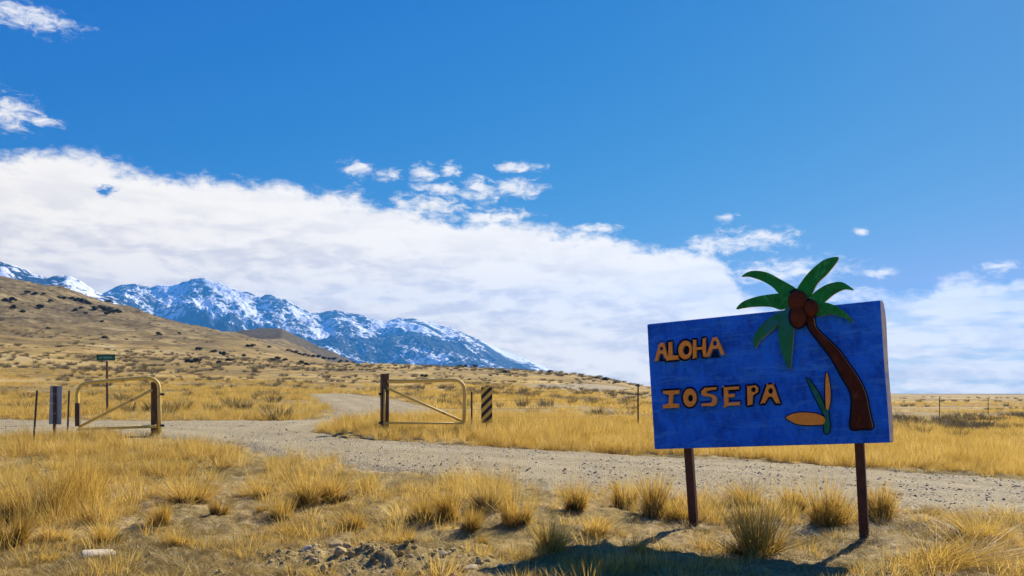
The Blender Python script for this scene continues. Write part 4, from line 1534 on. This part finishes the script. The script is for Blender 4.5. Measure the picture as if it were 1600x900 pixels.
peb = [rock_mesh('pebble', 500 + i, M_PEBBLE, 1, 0.45) for i in range(6)]
x, y = sample(48000, 8.5, 40)
rs = road_sd(x, y)
k = (rs > -0.15) & (rng.uniform(0, 1, len(x)) < np.clip(0.25 + 0.6 * clump(x, y, 1.3, 77, 0.38, 0.6), 0, 1) * np.clip(1.5 - y / 30, 0.15, 1))
x, y = x[k], y[k]
sz = 0.007 + 0.026 * rng.uniform(0, 1, len(x)) ** 4.5
scatter('loose_gravel', 'loose stones lying on the gravel road', peb, np.stack([x, y, h_road(x, y) + sz * 0.2], -1), sz, rng.integers(0, 6, len(x)), tilt=0.4)
x, y = sample(5000, 6, 16)
rs = road_sd(x, y)
k = (rs < 0) & (rng.uniform(0, 1, len(x)) < 0.5 * clump(x, y, 0.9, 78, 0.45, 0.62))
x, y = x[k], y[k]
sz = 0.005 + 0.022 * rng.uniform(0, 1, len(x)) ** 3
scatter('loose_pebbles', 'pale pebbles strewn over the bare ground', peb, place(x, y) + [0, 0, 0.006], sz, rng.integers(0, 6, len(x)), tilt=0.4)
clod = [rock_mesh('clod', 520 + i, M_ROCK, 2, 0.75, 0.8) for i in range(5)]
x = MOUND[0] + rng.normal(0, 0.6, 700)
y = MOUND[1] + rng.normal(0, 0.32, 700)
sz = 0.006 + 0.035 * rng.uniform(0, 1, len(x)) ** 4
scatter('earth_clods', 'clods of broken tan earth heaped at the bottom of the picture', clod, place(x, y) + [0, 0, 0.004], sz, rng.integers(0, 5, len(x)), tilt=0.6)

ROCKS = [  # column, row of the foot, half width px, flatness, material, label
    (524, 868, 15, 0.9, M_ROCK, 'dark rounded stone on top of the heap'),
    (482, 871, 12, 0.75, M_PALE, 'pale grey stone left of the heap'),
    (531, 884, 11, 0.85, M_ROCK, 'brown stone below the dark rounded one'),
    (491, 889, 9, 0.8, M_PALE, 'small pale stone at the lower left of the heap'),
    (578, 856, 6, 0.6, M_PALE, 'small white stone on the crest of the heap'),
    (506, 897, 9, 0.8, M_ROCK, 'tan stone at the bottom edge of the heap'),
    (690, 881, 11, 0.45, M_PALE, 'flat grey stone at the right end of the heap'),
    (735, 893, 17, 0.35, M_PALE, 'long flat grey stone right of the heap'),
    (150, 873, 34, 0.22, M_PALE, 'broad flat pale stone in the lower left corner'),
    (507, 831, 6, 0.5, M_PALE, 'small whitish stone behind the heap'),
    (1566, 845, 10, 0.4, M_PALE, 'small white stone at the right edge'),
    (947, 871, 7, 0.6, M_PALE, 'small pale stone inside the left end of the sign\'s shadow'),
    (762, 737, 4, 0.7, M_ROCK, 'dark stone lying alone on the road left of centre'),
]
for i, (bx, by, hw, fl_, mt, lab) in enumerate(ROCKS):
    p = ground_hit(bx, by)
    s = hw / F * p[1]
    o = obj('rock', rock_mesh('rock', 600 + i, mt, 4, fl_, 0.5), None, (p[0], p[1], gz(p) + s * fl_ * 0.12))
    o.scale = (s, s * 0.85, s)
    o.rotation_euler = (0, 0, rng.uniform(0, 6))
    tag(o, lab, 'rock', 'stones in the foreground')

# ------------------------------------------------------------------ junipers on the hillside
def juniper_meshes(seed):
    r = np.random.default_rng(seed)
    V, Fc, T = [], [], []
    lobes = [(r.normal(0, 0.28), r.normal(0, 0.28), r.uniform(0.35, 0.8), r.uniform(0.25, 0.42)) for _ in range(9)]
    for i in range(520):
        lx, ly, lz, lr = lobes[r.integers(0, 9)]
        d = r.normal(0, 1, 3)
        d = d / np.linalg.norm(d) * lr * r.uniform(0.5, 1.05)
        c_ = np.array([lx, ly, lz]) + d * [1, 1, 0.85]
        a, b_ = r.normal(0, 0.075, 3), r.normal(0, 0.075, 3)
        q = len(V)
        V += [tuple(c_ - a), tuple(c_ + b_), tuple(c_ + a), tuple(c_ - b_)]
        T += [r.uniform(0, 1)] * 4
        Fc.append((q, q + 1, q + 2, q + 3))
    me = mesh_np('juniper_crown', V, Fc, [M_JUNIPER])
    me.attributes.new('tint', 'FLOAT', 'POINT').data.foreach_set('value', np.array(T, np.float32))
    bm = bmesh.new()
    tube(bm, [(0, 0, -0.15), (0.02, 0, 0.2), (0.05, 0.03, 0.6)], [0.06, 0.05, 0.02], 6)
    tube(bm, [(0.02, 0, 0.15), (-0.14, 0.05, 0.5)], [0.03, 0.015], 5)
    return me, bm_mesh('juniper_trunk', bm, M_BARK)


JM = [juniper_meshes(700 + i) for i in range(5)]


def far_ground(px, py, d0, d1):
    u = (px - 800) / F
    D = np.linspace(d0, d1, 1600)
    z = h_ground(u * D, D)
    yy = HZ - F * (z - CAMH) / D
    best = np.minimum.accumulate(np.concatenate([[1e9], yy[:-1]]))
    ok = (yy <= py) & (yy < best)
    k = int(np.argmax(ok)) if ok.any() else int(np.argmin(yy))
    return np.array([u * D[k], D[k], z[k]])


JUN = [
    ('junipers along the crest of the brown hill', 'dark juniper bush on the crest of the brown hill at left', 380, 700,
     [(18, 470, 8), (8, 469, 6), (43, 457, 5), (55, 459, 5), (68, 460, 4), (78, 471, 6), (92, 465, 4), (100, 466, 5), (112, 467, 6), (120, 470, 6), (128, 471, 7), (134, 473, 6), (140, 475, 5), (170, 470, 5), (62, 481, 8), (22, 482, 8), (36, 497, 5), (127, 481, 4)]),
    ('junipers in the dense cluster', 'dark juniper bush in the dense cluster on the upper hillside', 380, 700,
     [(147, 484, 8), (158, 482, 7), (163, 486, 8), (170, 485, 8), (176, 488, 7), (182, 487, 6), (168, 491, 6), (188, 488, 5), (118, 485, 6), (134, 490, 5)]),
    ('single junipers on the open slope', 'lone dark juniper bush on the open slope between sign pole and mound', 160, 600,
     [(75, 513, 4), (160, 503, 4), (247, 523, 6), (280, 521, 4), (311, 546, 6), (335, 550, 6), (348, 555, 8), (382, 556, 5), (342, 567, 6), (359, 563, 6), (388, 541, 5), (395, 541, 5), (420, 542, 4), (425, 563, 5), (434, 561, 6), (445, 563, 5), (470, 567, 5), (478, 570, 6), (164, 528, 6)]),
    ('tight clump of three bushes', 'dark bush in the tight clump of three in the middle of the slope', 140, 500,
     [(297, 566, 8), (306, 566, 9), (312, 565, 7)]),
    ('shrubs along the far ridge', 'small dark shrub on the ridge line below the mountains', 150, 420,
     [(659, 588, 5), (666, 588, 5), (718, 572, 5), (727, 572, 5), (742, 573, 5), (788, 582, 6), (859, 581, 5), (885, 585, 4), (932, 591, 5), (946, 594, 7), (962, 598, 4), (996, 603, 5), (530, 566, 4), (560, 570, 4)]),
    ('tree belt at the foot of the mound', 'dark bush in the belt along the foot of the brown mound', 420, 1000,
     [(450, 548, 4), (456, 550, 4), (462, 551, 5), (468, 553, 4), (475, 555, 5), (482, 556, 4), (490, 557, 5), (498, 558, 5), (506, 560, 5), (514, 561, 5), (522, 562, 5), (532, 564, 4), (542, 565, 4), (552, 567, 4)]),
]
q = 0
for grp, lab, d0, d1, lst in JUN:
    for bx, by, hp in lst:
        p = far_ground(bx, by + 1, d0, d1)
        s = hp / F * p[1] * 0.95
        jc, jt = JM[q % 5]
        q += 1
        e = empty('juniper_bush', (p[0], p[1], p[2] - 0.05 * s))
        e.rotation_euler = (0, 0, rng.uniform(0, 6))
        e.scale = (s * rng.uniform(0.9, 1.5), s * rng.uniform(0.9, 1.4), s * rng.uniform(0.8, 1.0))
        tag(e, lab, 'bush', grp)
        obj('crown', jc, e)
        obj('trunk', jt, e)
